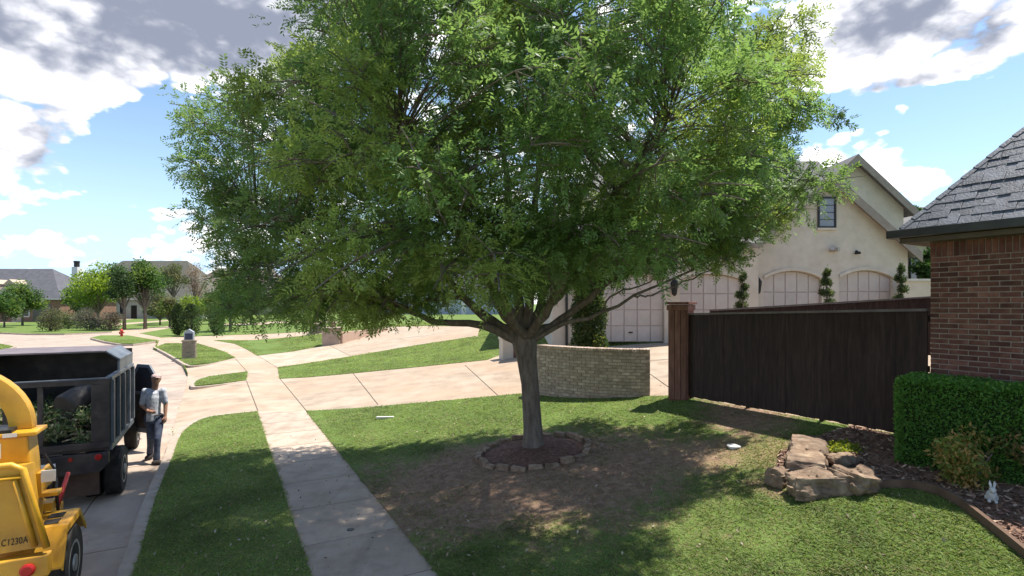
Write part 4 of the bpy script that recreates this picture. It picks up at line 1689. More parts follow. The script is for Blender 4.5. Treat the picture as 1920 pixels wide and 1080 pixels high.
# ------------------------------------------------------------------ background trees
def bgtree(name, px, py_base, d, h, cw_, base_c, light_c, pl, label, n=5000, trunk_h=.3, leaf=.22, seed=0, shape=1.0, blobs=26, cat='tree', group='trees across the street', sparse=0.0, lean=0.0, z0=None, droop=0.0):
    r0 = np.random.default_rng(seed)
    x = (px - HX) / FPX * d
    zb = zf(x, d) if z0 is None else z0
    root = empty(name, (x, d, zb), 0, label, cat, group)
    m = MB()
    m.tube([(0, 0, -.3), (lean * .3, 0, h * trunk_h), (lean, 0, h * .8)], [h * .022 + .03, h * .016 + .02, .03], 7)
    cs = []
    for i in range(blobs):
        d_ = r0.normal(size=3); d_ /= np.linalg.norm(d_)
        rr = r0.random() ** .5 * .72
        zc = h * (trunk_h + (1 - trunk_h) * (.5 + .5 * d_[2] * rr * 1.1))
        kx = (1 - shape * .55 * max(0, (zc / h - .5)) * 2) * cw_ * .5
        c = np.array([d_[0] * rr * kx + lean * zc / h, d_[1] * rr * kx, zc])
        cs.append((*c, cw_ * r0.uniform(.13, .22)))
        m.tube([(lean * .3 * .5, 0, h * trunk_h * .9), tuple(Vector(c) * .6 + Vector((0, 0, h * trunk_h * .35))), tuple(c)], [h * .008 + .012, h * .005 + .008, .008], 5, False)
    m.build('trunk', BARK, root, smooth=True)
    cs = np.array(cs)
    pick = r0.integers(0, blobs, n)
    d_ = unit(r0.normal(size=(n, 3)))
    rr = r0.random((n, 1)) ** .42
    P = cs[pick, :3] + d_ * rr * cs[pick, 3:4] * np.array([1, 1, .85])
    tt = tints(n, base_c, .2) * (1 + np.repeat(r0.uniform(-.25, .25, (blobs, 1)), 3, axis=1)[pick])
    if light_c is not None:
        lb = r0.random(blobs) < pl
        tt[lb[pick]] = np.asarray(light_c) * (1 + r0.uniform(-.2, .2, (lb[pick].sum(), 1)))
    q = leaf_quads(P, leaf, .55, .3, droop)
    tag(link('crown', quads_mesh('crown', q, tt), LEAF, root), kind='stuff')
    return root


GR1, GR2 = (.055, .11, .028), (.11, .17, .04)
BRT, BRT2 = (.13, .21, .03), (.19, .27, .04)
OLV, OLV2 = (.085, .10, .04), (.15, .15, .07)
BRN, BRN2 = (.14, .105, .07), (.20, .15, .10)
bgtree('street_tree', 42, 605, 76, 6.0, 7.0, GR1, GR2, .4, 'small round green tree in front of the brown house', 5200, .34, .3, 1)
bgtree('street_tree', 184, 605, 72, 8.9, 8.4, BRT, BRT2, .5, 'bright yellow green tree behind the brown shrubs', 6000, .22, .3, 2)
bgtree('street_tree', 233, 608, 64, 8.6, 5.4, (.045, .08, .03), GR1, .3, 'dark narrow tree left of the twin across the street', 4600, .30, .26, 3)
bgtree('street_tree', 272, 607, 66, 8.9, 6.4, GR1, GR2, .35, 'dark green leafy tree with bare trunk on the far lawn', 5600, .30, .27, 4)
bgtree('pine_tree', 326, 604, 84, 10.9, 6.4, OLV, OLV2, .4, 'tall thin olive pine with open crown', 3600, .42, .28, 5, blobs=18)
bgtree('bare_tree', 366, 602, 92, 10.6, 7.5, BRN, BRN2, .5, 'thin brown half bare tree beyond the shrubs', 1900, .35, .22, 6, blobs=20)
bgtree('street_tree', 360, 606, 70, 4.6, 4.4, (.12, .17, .04), BRT2, .4, 'loose yellow green willow like tree over dark shrubs', 3600, .2, .24, 7, droop=.7)
bgtree('street_tree', 318, 606, 71, 4.4, 3.6, (.11, .15, .045), OLV2, .4, 'pale loose tree left of the dark conical shrubs', 2600, .2, .24, 8, droop=.7)
bgtree('street_tree', 432, 610, 60, 7.6, 7.2, (.045, .095, .025), GR2, .25, 'dense dark green tree right of the lone conical shrub', 6200, .18, .26, 9)
bgtree('street_tree', 470, 606, 78, 6.6, 6.5, GR1, GR2, .25, 'rounded green tree at the end of the far lawn', 4600, .2, .3, 10)
bgtree('street_tree', 120, 600, 96, 6.4, 6.0, (.05, .085, .03), GR1, .3, 'dark tree standing beside the white chimney house', 4000, .2, .34, 11)
bgtree('street_tree', 150, 602, 88, 7.0, 6.5, (.05, .085, .03), GR1, .4, 'dark leafy tree filling the gap before the olive roof', 4200, .15, .32, 14)
bgtree('street_tree', 8, 604, 70, 4.6, 5.2, GR1, GR2, .5, 'low spreading green tree at the brown house corner', 4200, .2, .28, 15)
bgtree('street_tree', 300, 604, 78, 5.2, 5.6, (.09, .12, .05), OLV2, .4, 'soft grey green tree between the leafy tree and the pine', 3800, .15, .27, 16)
bgtree('street_tree', 395, 604, 82, 5.0, 5.5, (.10, .14, .045), BRT2, .3, 'yellow green tree beyond the lone conical shrub', 3800, .15, .27, 17)
for i, (px, d, h) in enumerate(((540, 92, 7.5), (610, 104, 8.4), (690, 98, 7.4), (765, 110, 8.0), (985, 84, 8.0), (1040, 64, 7.5))):
    bgtree('far_tree', px, 600, d, h, h * .95, GR1, GR2, .3, ('distant green tree right of the rounded one at the lawn end', 'tallest distant tree behind the big crown', 'distant tree behind the brick drive pillars', 'far green tree beyond the curved drive', 'far tree behind the trunk fork', 'far tree close to the left garage wing')[i], 3000, .2, .36, 30 + i, group='trees behind the big crown', z0=zf((px - HX) / FPX * d, d))
for i, (px, d, h, cw_) in enumerate(((1718, 27.5, 7.4, 1.3), (1738, 23.6, 4.6, 1.5))):
    bgtree('garden_tree', px, 560, d, h, cw_, (.035, .075, .022), GR1, .3, ('slim tree rising behind the rear gable', 'dark green shrub tree between gable and brick house')[i], 3600, .25, .16, 50 + i, group='garden trees by the cream house')


def cone_shrub(px, py, d, h, w, label, seed):
    r0 = np.random.default_rng(seed)
    x = (px - HX) / FPX * d
    root = empty('conical_shrub', (x, d, zf(x, d)), 0, label, 'shrub', 'dark conical shrubs on the far lawn')
    n = 3800
    z = r0.random(n) ** .8
    an = r0.uniform(0, 6.28, n)
    rr = w / 2 * np.sin(np.clip(z * .86 + .10, 0, 1) * math.pi) ** .7 * (r0.random(n) ** .4) * (1 + .12 * np.sin(an * 3 + z * 7))
    clump_plant('c', np.column_stack([np.cos(an) * rr, np.sin(an) * rr, z * h + .05]), .16, .4, (.028, .05, .016), (.06, .09, .025), .25, root, up=0, droop=-.7)
    m = MB(); m.tube([(0, 0, -.1), (0, 0, h * .5)], [.07, .03], 6); m.build('trunk', BARK, root)


cone_shrub(333, 611, 52, 3.0, 1.3, 'dark conical shrub with narrow crown left of the widest one', 61)
cone_shrub(358, 614, 51, 3.0, 1.75, 'widest dark conical shrub behind the stone mailbox', 62)
cone_shrub(407, 610, 53, 2.6, 1.4, 'lone dark conical shrub right of the pair', 63)
for i, (px, d, h, r_, c1, c2, lb) in enumerate(((95, 60, 2.6, 1.3, (.105, .10, .06), (.12, .14, .05), 'brownish bushy shrub on the curve of the road'),
                                                (128, 66, 2.2, 1.6, (.07, .10, .04), (.12, .15, .05), 'green grey shrub next to the brown roadside shrub'),
                                                (165, 63, 2.4, 1.7, (.10, .10, .07), (.15, .14, .10), 'grey green shrub under the bright tree'),
                                                (205, 62, 2.1, 1.5, (.11, .10, .065), (.15, .125, .09), 'reddish brown shrub beside the dark tree trunk'))):
    x = (px - HX) / FPX * d
    bush('roadside_shrub', (x, d, zf(x, d)), r_, r_, h, 2600, .17, c1, c2, .35, lb, 'shrub', 'shrubs along the far kerb', seed=70 + i)
# ------------------------------------------------------------------ houses across the street
ROOF_G = M_('far_grey_roof', [(.075, .074, .085), (.11, .108, .12)], 1.5, 6, .85, .2)
ROOF_O = M_('far_olive_roof', [(.085, .082, .065), (.125, .12, .10)], 1.5, 6, .85, .2)
ROOF_B = M_('far_brown_roof', [(.13, .10, .09), (.18, .145, .13)], 1.5, 6, .85, .2)
WALL_BR = M_('far_brown_brick', [(.17, .095, .065), (.25, .15, .105)], 2, 6, .9, .2)
WALL_WH = M_('far_white_wall', [(.38, .355, .32), (.46, .43, .39)], 1, 5, .85, .1)
WALL_TN = M_('far_tan_wall', [(.36, .29, .22), (.44, .36, .28)], 1, 5, .85, .1)
WALL_BL = M_('far_bluegrey_wall', [(.34, .37, .43), (.42, .45, .50)], 1, 5, .85, .1)
WHITE = M_('white_trim', [(.62, .60, .57), (.70, .68, .65)], 3, 4, .7, .05)
DARKW = M_('dark_window', [(.02, .022, .028), (.05, .052, .06)], 1, 3, .12, 0, spec=.6)


def far_house(name, px0, px1, d, eave, ridge, depth, roofm_, wallm, label, ridge0=.28, ridge1=.72, windows=(), doors=(), chim=None, dorm=()):
    x0, x1 = (px0 - HX) / FPX * d, (px1 - HX) / FPX * d
    zb = min(zf(x0, d), zf(x1, d))
    root = empty(name, (x0, d, zb), 0, label, 'house')
    W = x1 - x0
    m = MB(); m.box(0, W, 0, depth, -.5, eave); m.build('wall', wallm, root)
    m = MB(); ov = .5
    ra, rb = W * ridge0, W * ridge1
    m.add([(-ov, -ov, eave - .1), (W + ov, -ov, eave - .1), (W + ov, depth + ov, eave - .1), (-ov, depth + ov, eave - .1), (ra, depth / 2, ridge), (rb, depth / 2, ridge)],
          [(0, 1, 5, 4), (1, 2, 5), (2, 3, 4, 5), (3, 0, 4), (3, 2, 1, 0)])
    rf = m.build('roof', roofm_, root)
    m = MB(); m.box(-ov - .05, W + ov + .05, -ov - .08, -ov - .01, eave - .25, eave - .08); m.build('fascia', WHITE, rf)
    for a, b, z0, z1 in windows:
        w = MB(); w.box(a * W, b * W, -.06, -.01, z0, z1); w = w.build('window', DARKW, root)
        f = MB()
        for q in ((a * W - .12, a * W - .002), (b * W + .002, b * W + .12)): f.box(q[0], q[1], -.09, -.008, z0 - .1, z1 + .12)
        f.box(a * W, b * W, -.09, -.008, z1 + .002, z1 + .12); f.box(a * W, b * W, -.12, -.008, z0 - .14, z0 - .002)
        f.build('frame', WHITE, w)
    for a, b, z1, mt in doors:
        w = MB(); w.box(a * W, b * W, -.05, -.01, 0, z1); w.build('door', mt, root)
    for a, z0 in dorm:
        w = MB(); dy = (z0 - eave) / (ridge - eave) * depth / 2 - .3
        w.box(a * W - .8, a * W + .8, dy, dy + 2.2, z0 - .3, z0 + 1.7); w.add([(a * W - 1, dy - .15, z0 + 1.7), (a * W + 1, dy - .15, z0 + 1.7), (a * W, dy - .15, z0 + 2.5), (a * W - 1, dy + 3, z0 + 1.7), (a * W + 1, dy + 3, z0 + 1.7), (a * W, dy + 3, z0 + 2.5)],
                                                                                        [(0, 1, 2), (0, 2, 5, 3), (1, 4, 5, 2), (3, 5, 4), (0, 3, 4, 1)])
        w = w.build('dormer', WALL_TN, rf)
        g_ = MB(); g_.box(a * W - .42, a * W + .42, dy - .05, dy - .01, z0 + .1, z0 + 1.45); g_.build('window', DARKW, w)
    if chim:
        a, wd, zt = chim
        w = MB(); w.box(a * W - wd / 2, a * W + wd / 2, depth * .3, depth * .3 + wd, eave - .5, zt); w = w.build('chimney', WHITE, rf)
        c = MB(); c.lathe([(wd * .3, 0), (wd * .42, .1), (wd * .42, 1.0), (wd * .5, 1.05), (wd * .45, 1.35)], 10, Matrix.Translation((a * W, depth * .3 + wd / 2, zt)))
        c.build('chimney_pot', DARKF, w)
    return root


far_house('brown_house', -230, 113, 92, 4.1, 9.6, 13, ROOF_G, WALL_BR, 'brown brick house with big grey hip roof and arched dormer', .3, .78,
          windows=((.70, .735, 1.0, 2.6), (.80, .83, 1.0, 2.6)), doors=((.735, .79, 2.7, WALL_TN), (.85, .95, 3.0, DARKW)), dorm=((.705, 4.9), (.60, 4.9)))
far_house('white_house', 112, 380, 112, 4.2, 12.8, 15, ROOF_O, WALL_WH, 'white walled house under a high olive grey roof behind the trees', .26, .74,
          windows=((.25, .30, 1, 2.8), (.42, .46, 1, 2.8), (.58, .63, 1, 2.8), (.8, .85, 1, 2.8)), doors=((.50, .54, 2.8, DARKF),), chim=(-.02, 1.25, 11.2))
far_house('pale_gable_house', 90, 170, 124, 5.0, 10.6, 12, ROOF_G, WALL_WH, 'small pale house squeezed between two larger roofs', .45, .62, windows=((.4, .6, 1.5, 3.2),))
far_house('brown_roof_house', 338, 520, 118, 4.6, 11.5, 14, ROOF_B, WALL_TN, 'house with brown grey roof behind the bare tree', .2, .8, windows=((.2, .27, 1, 2.8), (.5, .57, 1, 2.8)))
far_house('blue_grey_house', 700, 985, 74, 3.4, 8.2, 12, ROOF_G, WALL_BL, 'blue grey house glimpsed under the big crown beyond the curved drive', .25, .75,
          windows=((.2, .25, 1, 2.6), (.45, .5, 1, 2.6), (.75, .8, 1, 2.6)), doors=((.58, .61, 2.5, WHITE),))
far_house('tan_house', 520, 690, 112, 4.2, 9.8, 13, ROOF_B, WALL_TN, 'tan house behind the big crown left of the blue grey one', .25, .75, windows=((.3, .36, 1, 2.8), (.6, .66, 1, 2.8)))

# ------------------------------------------------------------------ mailbox, hydrant, drive pillars
STONE = M_('mailbox_brick', [(.19, .145, .105), (.28, .22, .165), (.34, .275, .21)], 6, 7, .95, .5, 30, objrand=.15)
mp_ = at(355, 672)
mb = empty('mailbox', tuple(mp_), R(24), 'tan brick mailbox pillar with dark blue letter box on top', 'mailbox')
m = MB(); m.box(-.31, .31, -.27, .27, -.2, .98); core = m.build('pillar', MORTAR, mb)
bkm = brick_mesh(.192, .066, .05, 70); bkm.materials.append(STONE)
for c in range(12):
    for sd in (-1, 1):
        for q in range(3):
            xo = (q - 1) * .204 + (.03 if c % 2 else -.03)
            link('brick', bkm, None, core, (xo, sd * .265, .045 + c * .08))
        for q in range(2):
            link('brick', bkm, None, core, (sd * .305, (q - .5) * .21, .045 + c * .08), R(90))
m = MB(); m.box(-.36, .36, -.32, .32, .983, 1.05); m.build('cap', STONE, mb, bevel=.01)
lb = MB(); lb.prism([(-.24, 1.053), (.24, 1.053), (.24, 1.50), (.0, 1.68), (-.24, 1.50)], -.24, .24); hood = lb.build('box_surround', M_('grey_metal', [(.26, .28, .31), (.34, .36, .39)], 5, 4, .5, .05), mb, bevel=.015)
m = MB(); m.box(-.18, .18, -.262, -.243, 1.09, 1.44); m.build('letter_box_door', M_('navy_paint', [(.025, .035, .06), (.04, .05, .08)], 5, 3, .4, .02), hood, bevel=.01)
m = MB(); m.prism([(-.06, .45), (.2, .45), (.2, .72), (.07, .82), (-.06, .72)], -.008, .0, Matrix.Translation((-.347, .0, -.25)) @ Matrix.Rotation(R(90), 4, 'Z')); m.build('newspaper_slot', IRON, mb)

RED = M_('red_paint', [(.42, .03, .025), (.52, .05, .035)], 8, 4, .45, .05)
hp = at(228, 631)
hy = empty('fire_hydrant', tuple(hp), 0, 'small red fire hydrant at the tip of the grass island', 'hydrant')
m = MB(); m.lathe([(.17, -.05), (.17, .04), (.11, .06), (.105, .48), (.15, .50), (.15, .54), (.12, .60), (.06, .70), (.03, .72), (.03, .78)], 14); m.build('body', RED, hy, smooth='auto')
for sg in (-1, 1):
    m = MB(); m.lathe([(.055, .09 * sg), (.055, .19 * sg), (.07, .19 * sg), (.07, .23 * sg)], 10, Matrix.Translation((0, 0, .38)), 'x'); m.build('nozzle', RED, hy)
m = MB(); m.lathe([(.075, -.09), (.075, -.20), (.09, -.20), (.09, -.24)], 10, Matrix.Translation((0, 0, .33)), 'y'); m.build('pumper_nozzle', RED, hy)

TANS = M_('tan_block', [(.34, .255, .20), (.43, .335, .27)], 3, 6, .9, .3, large=((.28, .20, .15), 1.0, .4))
dp = at(621, 647)
dpe = empty('drive_pillar', tuple(dp), R(8), 'tan rendered block pillar with low brick wall at the curved drive', 'pillar')
hgt = 33 / FPX * dp.y
m = MB(); m.box(-.55, .55, -.1, .95, -.3, hgt - .12); m.build('body', TANS, dpe, bevel=.02)
m = MB(); m.box(-.62, .62, -.17, 1.02, hgt - .117, hgt); m.build('cap', TANS, dpe, bevel=.02)
lw = MB()
pts = [Vector((.56, .1)), Vector((1.1, 1.5)), Vector((1.9, 3.4)), Vector((2.9, 5.6))]
for a, b in zip(pts[:-1], pts[1:]):
    n2 = Vector((-(b - a).y, (b - a).x)).normalized() * .15
    z0 = -.2
    ba = [(a - n2), (b - n2), (b + n2), (a + n2)]
    lw.prismz([tuple(q) for q in ba], z0, hgt * .72)
lw.build('low_wall', M_('pink_brick', [(.40, .27, .20), (.50, .36, .28)], 8, 6, .9, .4), dpe)
m = MB()
for i in range(14):
    an = random.uniform(0, 6.28); r_ = random.uniform(.05, .35)
    m.tube([(math.cos(an) * .08, .42 + math.sin(an) * .08, hgt), (math.cos(an) * r_ * .7, .42 + math.sin(an) * r_ * .7, hgt + .3), (math.cos(an) * r_, .42 + math.sin(an) * r_, hgt + random.uniform(.28, .5))], [.035, .028, .006], 5)
m.build('planter_leaves', M_('dry_leaves', [(.16, .11, .06), (.24, .18, .10)], 6, 4, .8, .1), dpe)
m = MB(); m.lathe([(.16, hgt + .0), (.24, hgt + .16), (.24, hgt + .2), (.2, hgt + .2)], 12, Matrix.Translation((0, .42, 0))); m.build('planter_bowl', STONE, dpe)
dp2 = at(592, 626)
d2e = empty('stone_pier', tuple(dp2), R(8), 'short mossy stone pier behind the drive pillar', 'pillar')
h2 = 19 / FPX * dp2.y
m = MB(); m.box(-.5, .5, -.05, .8, -.3, h2 - .1); m.build('body', STONE, d2e, bevel=.03)
m = MB(); m.box(-.56, .56, -.12, .87, h2 - .097, h2); m.build('cap', STONE, d2e, bevel=.02)

# ------------------------------------------------------------------ boulders, edging, rabbit
ROCK = M_('sandstone_boulder', [(.12, .078, .053), (.26, .18, .122), (.42, .32, .225)], 6, 10, .95, 1.0, 12, large=((.10, .07, .055), 3.5, .75))


def rock(name, px0, py0, sx, sy, sz, rz, seed, label, tilt=(0, 0)):
    p_ = at(px0, py0)
    bm = bmesh.new()
    bmesh.ops.create_cube(bm, size=1.0)
    bmesh.ops.subdivide_edges(bm, edges=bm.edges[:], cuts=22, use_grid_fill=True)
    off = Vector((seed * 3.7, seed * 1.3, seed * 2.1))
    for v in bm.verts:
        c = v.co.copy()
        q = c.normalized() * .56
        c = c.lerp(q, .42)
        w = Vector((c.x * sx, c.y * sy, c.z * sz))
        n1 = mnoise.fractal(w * 2.6 + off, 1.0, 2.0, 5)
        st = math.floor((w.z + .03 * mnoise.noise(w * 4 + off)) / .075) * .075
        led = mnoise.noise(Vector((w.x * 2, w.y * 2, st * 14)) + off)
        dr = Vector((w.x, w.y, w.z * .7)).normalized()
        v.co = w + dr * (n1 * .085 + led * .06 + mnoise.fractal(w * 11 + off, 1.0, 2.0, 4) * .022)
    bm.normal_update()
    me = bpy.data.meshes.new(name)
    bm.to_mesh(me); bm.free()
    for f in me.polygons: f.use_smooth = True
    me.set_sharp_from_angle(angle=R(32))
    o = link(name, me, ROCK, None, (p_.x, p_.y, p_.z + sz * .33), rz)
    o.rotation_euler = (tilt[0], tilt[1], rz)
    return tag(o, label, 'rock', 'boulders at the corner of the flower bed')


rock('boulder', 1512, 864, 1.55, .48, .26, R(60), 1, 'long flat tan boulder with fissured top nearest the fence', (0, -.05))
rock('boulder', 1533, 926, .82, .42, .31, R(-4), 2, 'large blocky boulder with dark flat front face', (-.08, 0))
rock('boulder', 1606, 917, .48, .5, .28, R(20), 3, 'wedge shaped brown boulder where the edging begins', (.1, .22))
rock('boulder', 1461, 907, .28, .26, .28, R(30), 4, 'smallest pale boulder tucked against its larger neighbours')
rock('boulder', 1585, 872, .42, .3, .16, R(15), 5, 'flat half buried rock among the bark chips')

EDG = M_('edging_board', [(.10, .06, .04), (.16, .10, .07)], 5, 6, .9, .3, 30)
el = [Vector((x, y, zf(x, y))) for x, y in bed_edge]
vs, fs = [], []
ol = offset_line(bed_edge, -.045)
for i, ((x, y), (x2, y2)) in enumerate(zip(bed_edge, ol)):
    z = zf(x, y)
    vs += [(x, y, z - .1), (x, y, z + .11), (x2, y2, z + .11), (x2, y2, z - .1)]
for i in range(len(bed_edge) - 1):
    for j in range(4):
        fs.append((i * 4 + j, i * 4 + (j + 1) % 4, i * 4 + 4 + (j + 1) % 4, i * 4 + 4 + j))
fs += [(0, 1, 2, 3), (len(vs) - 1, len(vs) - 2, len(vs) - 3, len(vs) - 4)]
tag(MB().add(vs, fs).build('bed_edging', EDG), 'brown curved edging board between lawn and flower bed', 'edging')

STAT = M_('white_cast_stone', [(.48, .46, .44), (.62, .60, .58)], 8, 6, .85, .3, 40)
rp_ = at(1860, 946)
rab = empty('rabbit_statue', tuple(rp_ + Vector((0, 0, .03))), R(-35), 'small white stone rabbit statue sitting by the bronze bush', 'statue')
rab.scale = (.82, .82, .82)
m = MB()
m.ball((0, .03, .075), (.062, .085, .078)); m.ball((0, -.02, .10), (.05, .055, .07)); m.ball((0, -.055, .175), (.04, .05, .042)); m.ball((0, -.095, .165), (.022, .02, .02))
m.ball((.035, -.06, .02), (.02, .04, .02)); m.ball((-.035, -.06, .02), (.02, .04, .02)); m.ball((0, .115, .06), .025); m.ball((.05, .05, .035), (.025, .055, .04)); m.ball((-.05, .05, .035), (.025, .055, .04))
b_ = m.build('body', STAT, rab, smooth=True)
md = b_.modifiers.new('join', 'REMESH'); md.mode = 'VOXEL'; md.voxel_size = .007; md.use_smooth_shade = True
for sg in (-1, 1):
    m = MB(); m.tube([(.016 * sg, -.04, .20), (.022 * sg, -.025, .245), (.024 * sg, -.005, .285)], [.012, .017, .005], 8); m.build('ear', STAT, rab, smooth=True)

lp_ = at(1376, 841)
ld = empty('lawn_light', tuple(lp_), 0, 'small round pale disc lamp set in the bare lawn near the boulders', 'light')
m = MB(); m.lathe([(.085, 0), (.085, .03), (.11, .035), (.11, .05), (.02, .075)], 18); m.build('cap', WHITE, ld, smooth='auto')
m = MB(); m.lathe([(.05, -.08), (.05, -.002)], 10); m.build('stake', IRON, ld)
sp0 = at(722, 786)
m = MB(); m.box(-.22, .22, -.035, .035, 0, .05); tag(m.build('white_strip', WHITE, None, bevel=.008, loc=sp0 + Vector((0, 0, .02)), rz=R(3)), 'narrow white plastic strip lying flat on the sunlit lawn', 'strip')
cp_ = at(657, 993)
m = MB(); m.lathe([(.05, -.02), (.05, .004), (.046, .006)], 16); tag(m.build('utility_cap', IRON, None, loc=cp_ + Vector((0, 0, .001))), 'small round dark cap set flush in the sidewalk', 'cap')

# bark chips
r0 = np.random.default_rng(77)
n = 16000
X = r0.uniform(3.2, 8, n); Y = r0.uniform(4, 9.5, n)
k_ = inside(BED, X, Y)
X, Y = X[k_], Y[k_]
Z = zg(X, Y) + .035 + r0.random(len(X)) * .02
ln = r0.uniform(.015, .045, (len(X), 1)); d_ = r0.normal(size=(len(X), 3)); d_[:, 2] *= .3; d_ = unit(d_)
sd = unit(np.cross(d_, np.array([0, 0, 1.0]) + r0.normal(size=(len(X), 3)) * .5))
P0 = np.column_stack([X, Y, Z])
q = np.stack([P0 - d_ * ln - sd * ln * .3, P0 + d_ * ln - sd * ln * .25, P0 + d_ * ln + sd * ln * .3, P0 - d_ * ln + sd * ln * .25], axis=1)
cc = tints(len(X), (.19, .11, .076), .45, (.42, .29, .21), .25)
chipm = leaf_mat('bark_chip', 0.0, .9)
tag(link('bark_chips', quads_mesh('bark_chips', q, cc), chipm), 'loose brown bark chips covering the flower bed', 'mulch', kind='stuff')

# ------------------------------------------------------------------ grass blades and leaf litter near the camera
n = 2100000
d_ = np.exp(r0.uniform(math.log(3.6), math.log(46), n))
s_ = r0.uniform(-1.06, 1.06, n)
X, Y = s_ * d_, d_
ok = r0.random(n) < .62
XJ, YJ = X + r0.normal(0, .022, n), Y + r0.normal(0, .022, n)
for ps in ([ROAD], [CONCP], [SWALK], [BED], kerb_polys):
    for p in ps: ok &= ~inside(p, XJ, YJ)
okk = r0.random(n) < .62
for p in (ISL_D, ISL_B, ISL_C, ISL_M): ok |= inside(p, X, Y) & okk
for p in kerb_polys: ok &= ~inside(p, X, Y)
ok &= (((X - tb.x) / 1.0) ** 2 + ((Y - tb.y + .1) / .88) ** 2) > 1
X, Y = X[ok], Y[ok]


def emask(lst):
    a = np.zeros(len(X))
    for cx, cy, rx, ry, w in lst: a = np.maximum(a, w * np.exp(-((X - cx) / rx) ** 2 - ((Y - cy) / ry) ** 2))
    return a


def vnoise(x, y, s, seed):
    g = np.random.default_rng(seed).random((64, 64))
    xs, ys = x * s, y * s
    xi, yi = np.floor(xs).astype(int), np.floor(ys).astype(int)
    fx, fy = xs - xi, ys - yi
    fx, fy = fx * fx * (3 - 2 * fx), fy * fy * (3 - 2 * fy)
    g_ = lambda a, b: g[a % 64, b % 64]
    return (g_(xi, yi) * (1 - fx) + g_(xi + 1, yi) * fx) * (1 - fy) + (g_(xi, yi + 1) * (1 - fx) + g_(xi + 1, yi + 1) * fx) * fy


nz_ = vnoise(X, Y, 1.3, 1) * .6 + vnoise(X, Y, 4.0, 2) * .4 - .5
bare = emask(DIRT) + nz_ * 1.1
thin = np.clip((bare - .22) / .75, 0, 1)
keep = r0.random(len(X)) > thin * .92
X, Y, nz_, thin = X[keep], Y[keep], nz_[keep], thin[keep]
dry = np.clip((emask(THATCH) + nz_ * .8 - .25) / .6, 0, 1)
n = len(X)
Z = zg(X, Y) + .012
hgt_ = r0.uniform(.012, .032, n) * (1 + np.clip(Y - 12, 0, 40) / 30) * (1 - .3 * thin)
wd = .0045 + .0009 * Y
an = r0.uniform(0, 6.28, n)
ln = np.column_stack([np.cos(an), np.sin(an), np.zeros(n)])
tip = np.column_stack([r0.normal(0, 1.8, n), r0.normal(0, 1.8, n), np.ones(n)]) * hgt_[:, None]
P0 = np.column_stack([X, Y, Z])
T3 = np.stack([P0 - ln * wd[:, None], P0 + ln * wd[:, None], P0 + tip], axis=1)
c_ = np.array([.165, .228, .060]) * (1 + 1.1 * nz_[:, None]) * (1 + r0.uniform(-.3, .3, (n, 1)))
straw = np.array([.26, .22, .11]) * (1 + r0.uniform(-.25, .25, (n, 1)))
ps_ = (r0.random(n) < .11 + .5 * dry + .25 * thin)[:, None]
c_ = np.where(ps_, straw, c_)
tag(link('grass', tris_mesh('grass', T3, c_), GRASSM), 'short mown grass blades of the front lawns', 'grass', kind='stuff')
n = 2600
X = r0.normal(-.6, 3.6, n); Y = r0.normal(8.6, 2.6, n)
ok = (Y > 3.5)
for p in [ROAD]: ok &= ~inside(p, X, Y)
ok &= ~(inside(SWALK, X, Y) & (r0.random(n) < .75))
X, Y = X[ok], Y[ok]
P0 = np.column_stack([X, Y, zg(X, Y) + .03])
q = leaf_quads(P0, .05, .45, 2.0)
tag(link('leaf_litter', quads_mesh('leaf_litter', q, tints(len(X), (.22, .17, .11), .4, (.38, .32, .24), .3)), chipm), 'scattered dry fallen leaves under the big tree', 'leaves', kind='stuff')

# ------------------------------------------------------------------ chip truck at the kerb
BLACKP = M_('worn_black_paint', [(.016, .014, .016), (.032, .029, .031), (.07, .058, .056)], 4, 9, .5, .15, 25, large=((.07, .055, .045), 1.8, .35))
BLACKR = M_('dusty_roof_steel', [(.13, .10, .108), (.19, .155, .165)], 3, 7, .55, .15)
STEELG = M_('grey_blue_steel', [(.10, .115, .14), (.16, .175, .20)], 4, 6, .45, .1)
RUBBER = M_('tyre_rubber', [(.015, .014, .014), (.035, .032, .03)], 8, 6, .85, .3, 30)
RUSTY = M_('dusty_brown_flap', [(.07, .045, .035), (.12, .08, .062)], 4, 7, .9, .2)
RIMM = M_('wheel_rim', [(.30, .29, .27), (.42, .40, .38)], 6, 5, .45, .1, metallic=.4)
REDL = M_('red_lens', [(.30, .012, .012), (.42, .02, .018)], 6, 3, .25, 0)
PLATE = M_('plate_white', [(.55, .57, .60), (.66, .68, .70)], 12, 4, .5, .02)
RZT = math.atan2(UY, UX)
RD = -.13
tk = empty('chip_truck', (-6.48, 8.6, RD), RZT, 'worn black chipper dump truck with roofed box and open cab door', 'truck')


def wheel(parent, x, y, r, w, name='wheel', side=1):
    t = MB()
    t.lathe([(r * .62, -w / 2), (r * .92, -w / 2), (r, -w * .36), (r, -w * .1), (r * .985, -w * .09), (r * .985, w * .09), (r, w * .1), (r, w * .36), (r * .92, w / 2), (r * .62, w / 2)], 30, Matrix.Translation((x, y, r)), 'x')
    o = t.build(name, RUBBER, parent, smooth='auto')
    m = MB()
    s = side * w / 2
    m.lathe([(r * .615, -w * .46), (r * .615, w * .46)], 24, Matrix.Translation((x, y, r)), 'x')
    m.lathe([(r * .58, s * .93), (r * .58, s * 1.02), (r * .50, s * 1.0), (r * .44, s * .75), (r * .22, s * .8), (r * .2, s * 1.15), (r * .12, s * 1.2)], 20, Matrix.Translation((x, y, r)), 'x')
    m.build('rim', RIMM, o, smooth='auto')
    return o


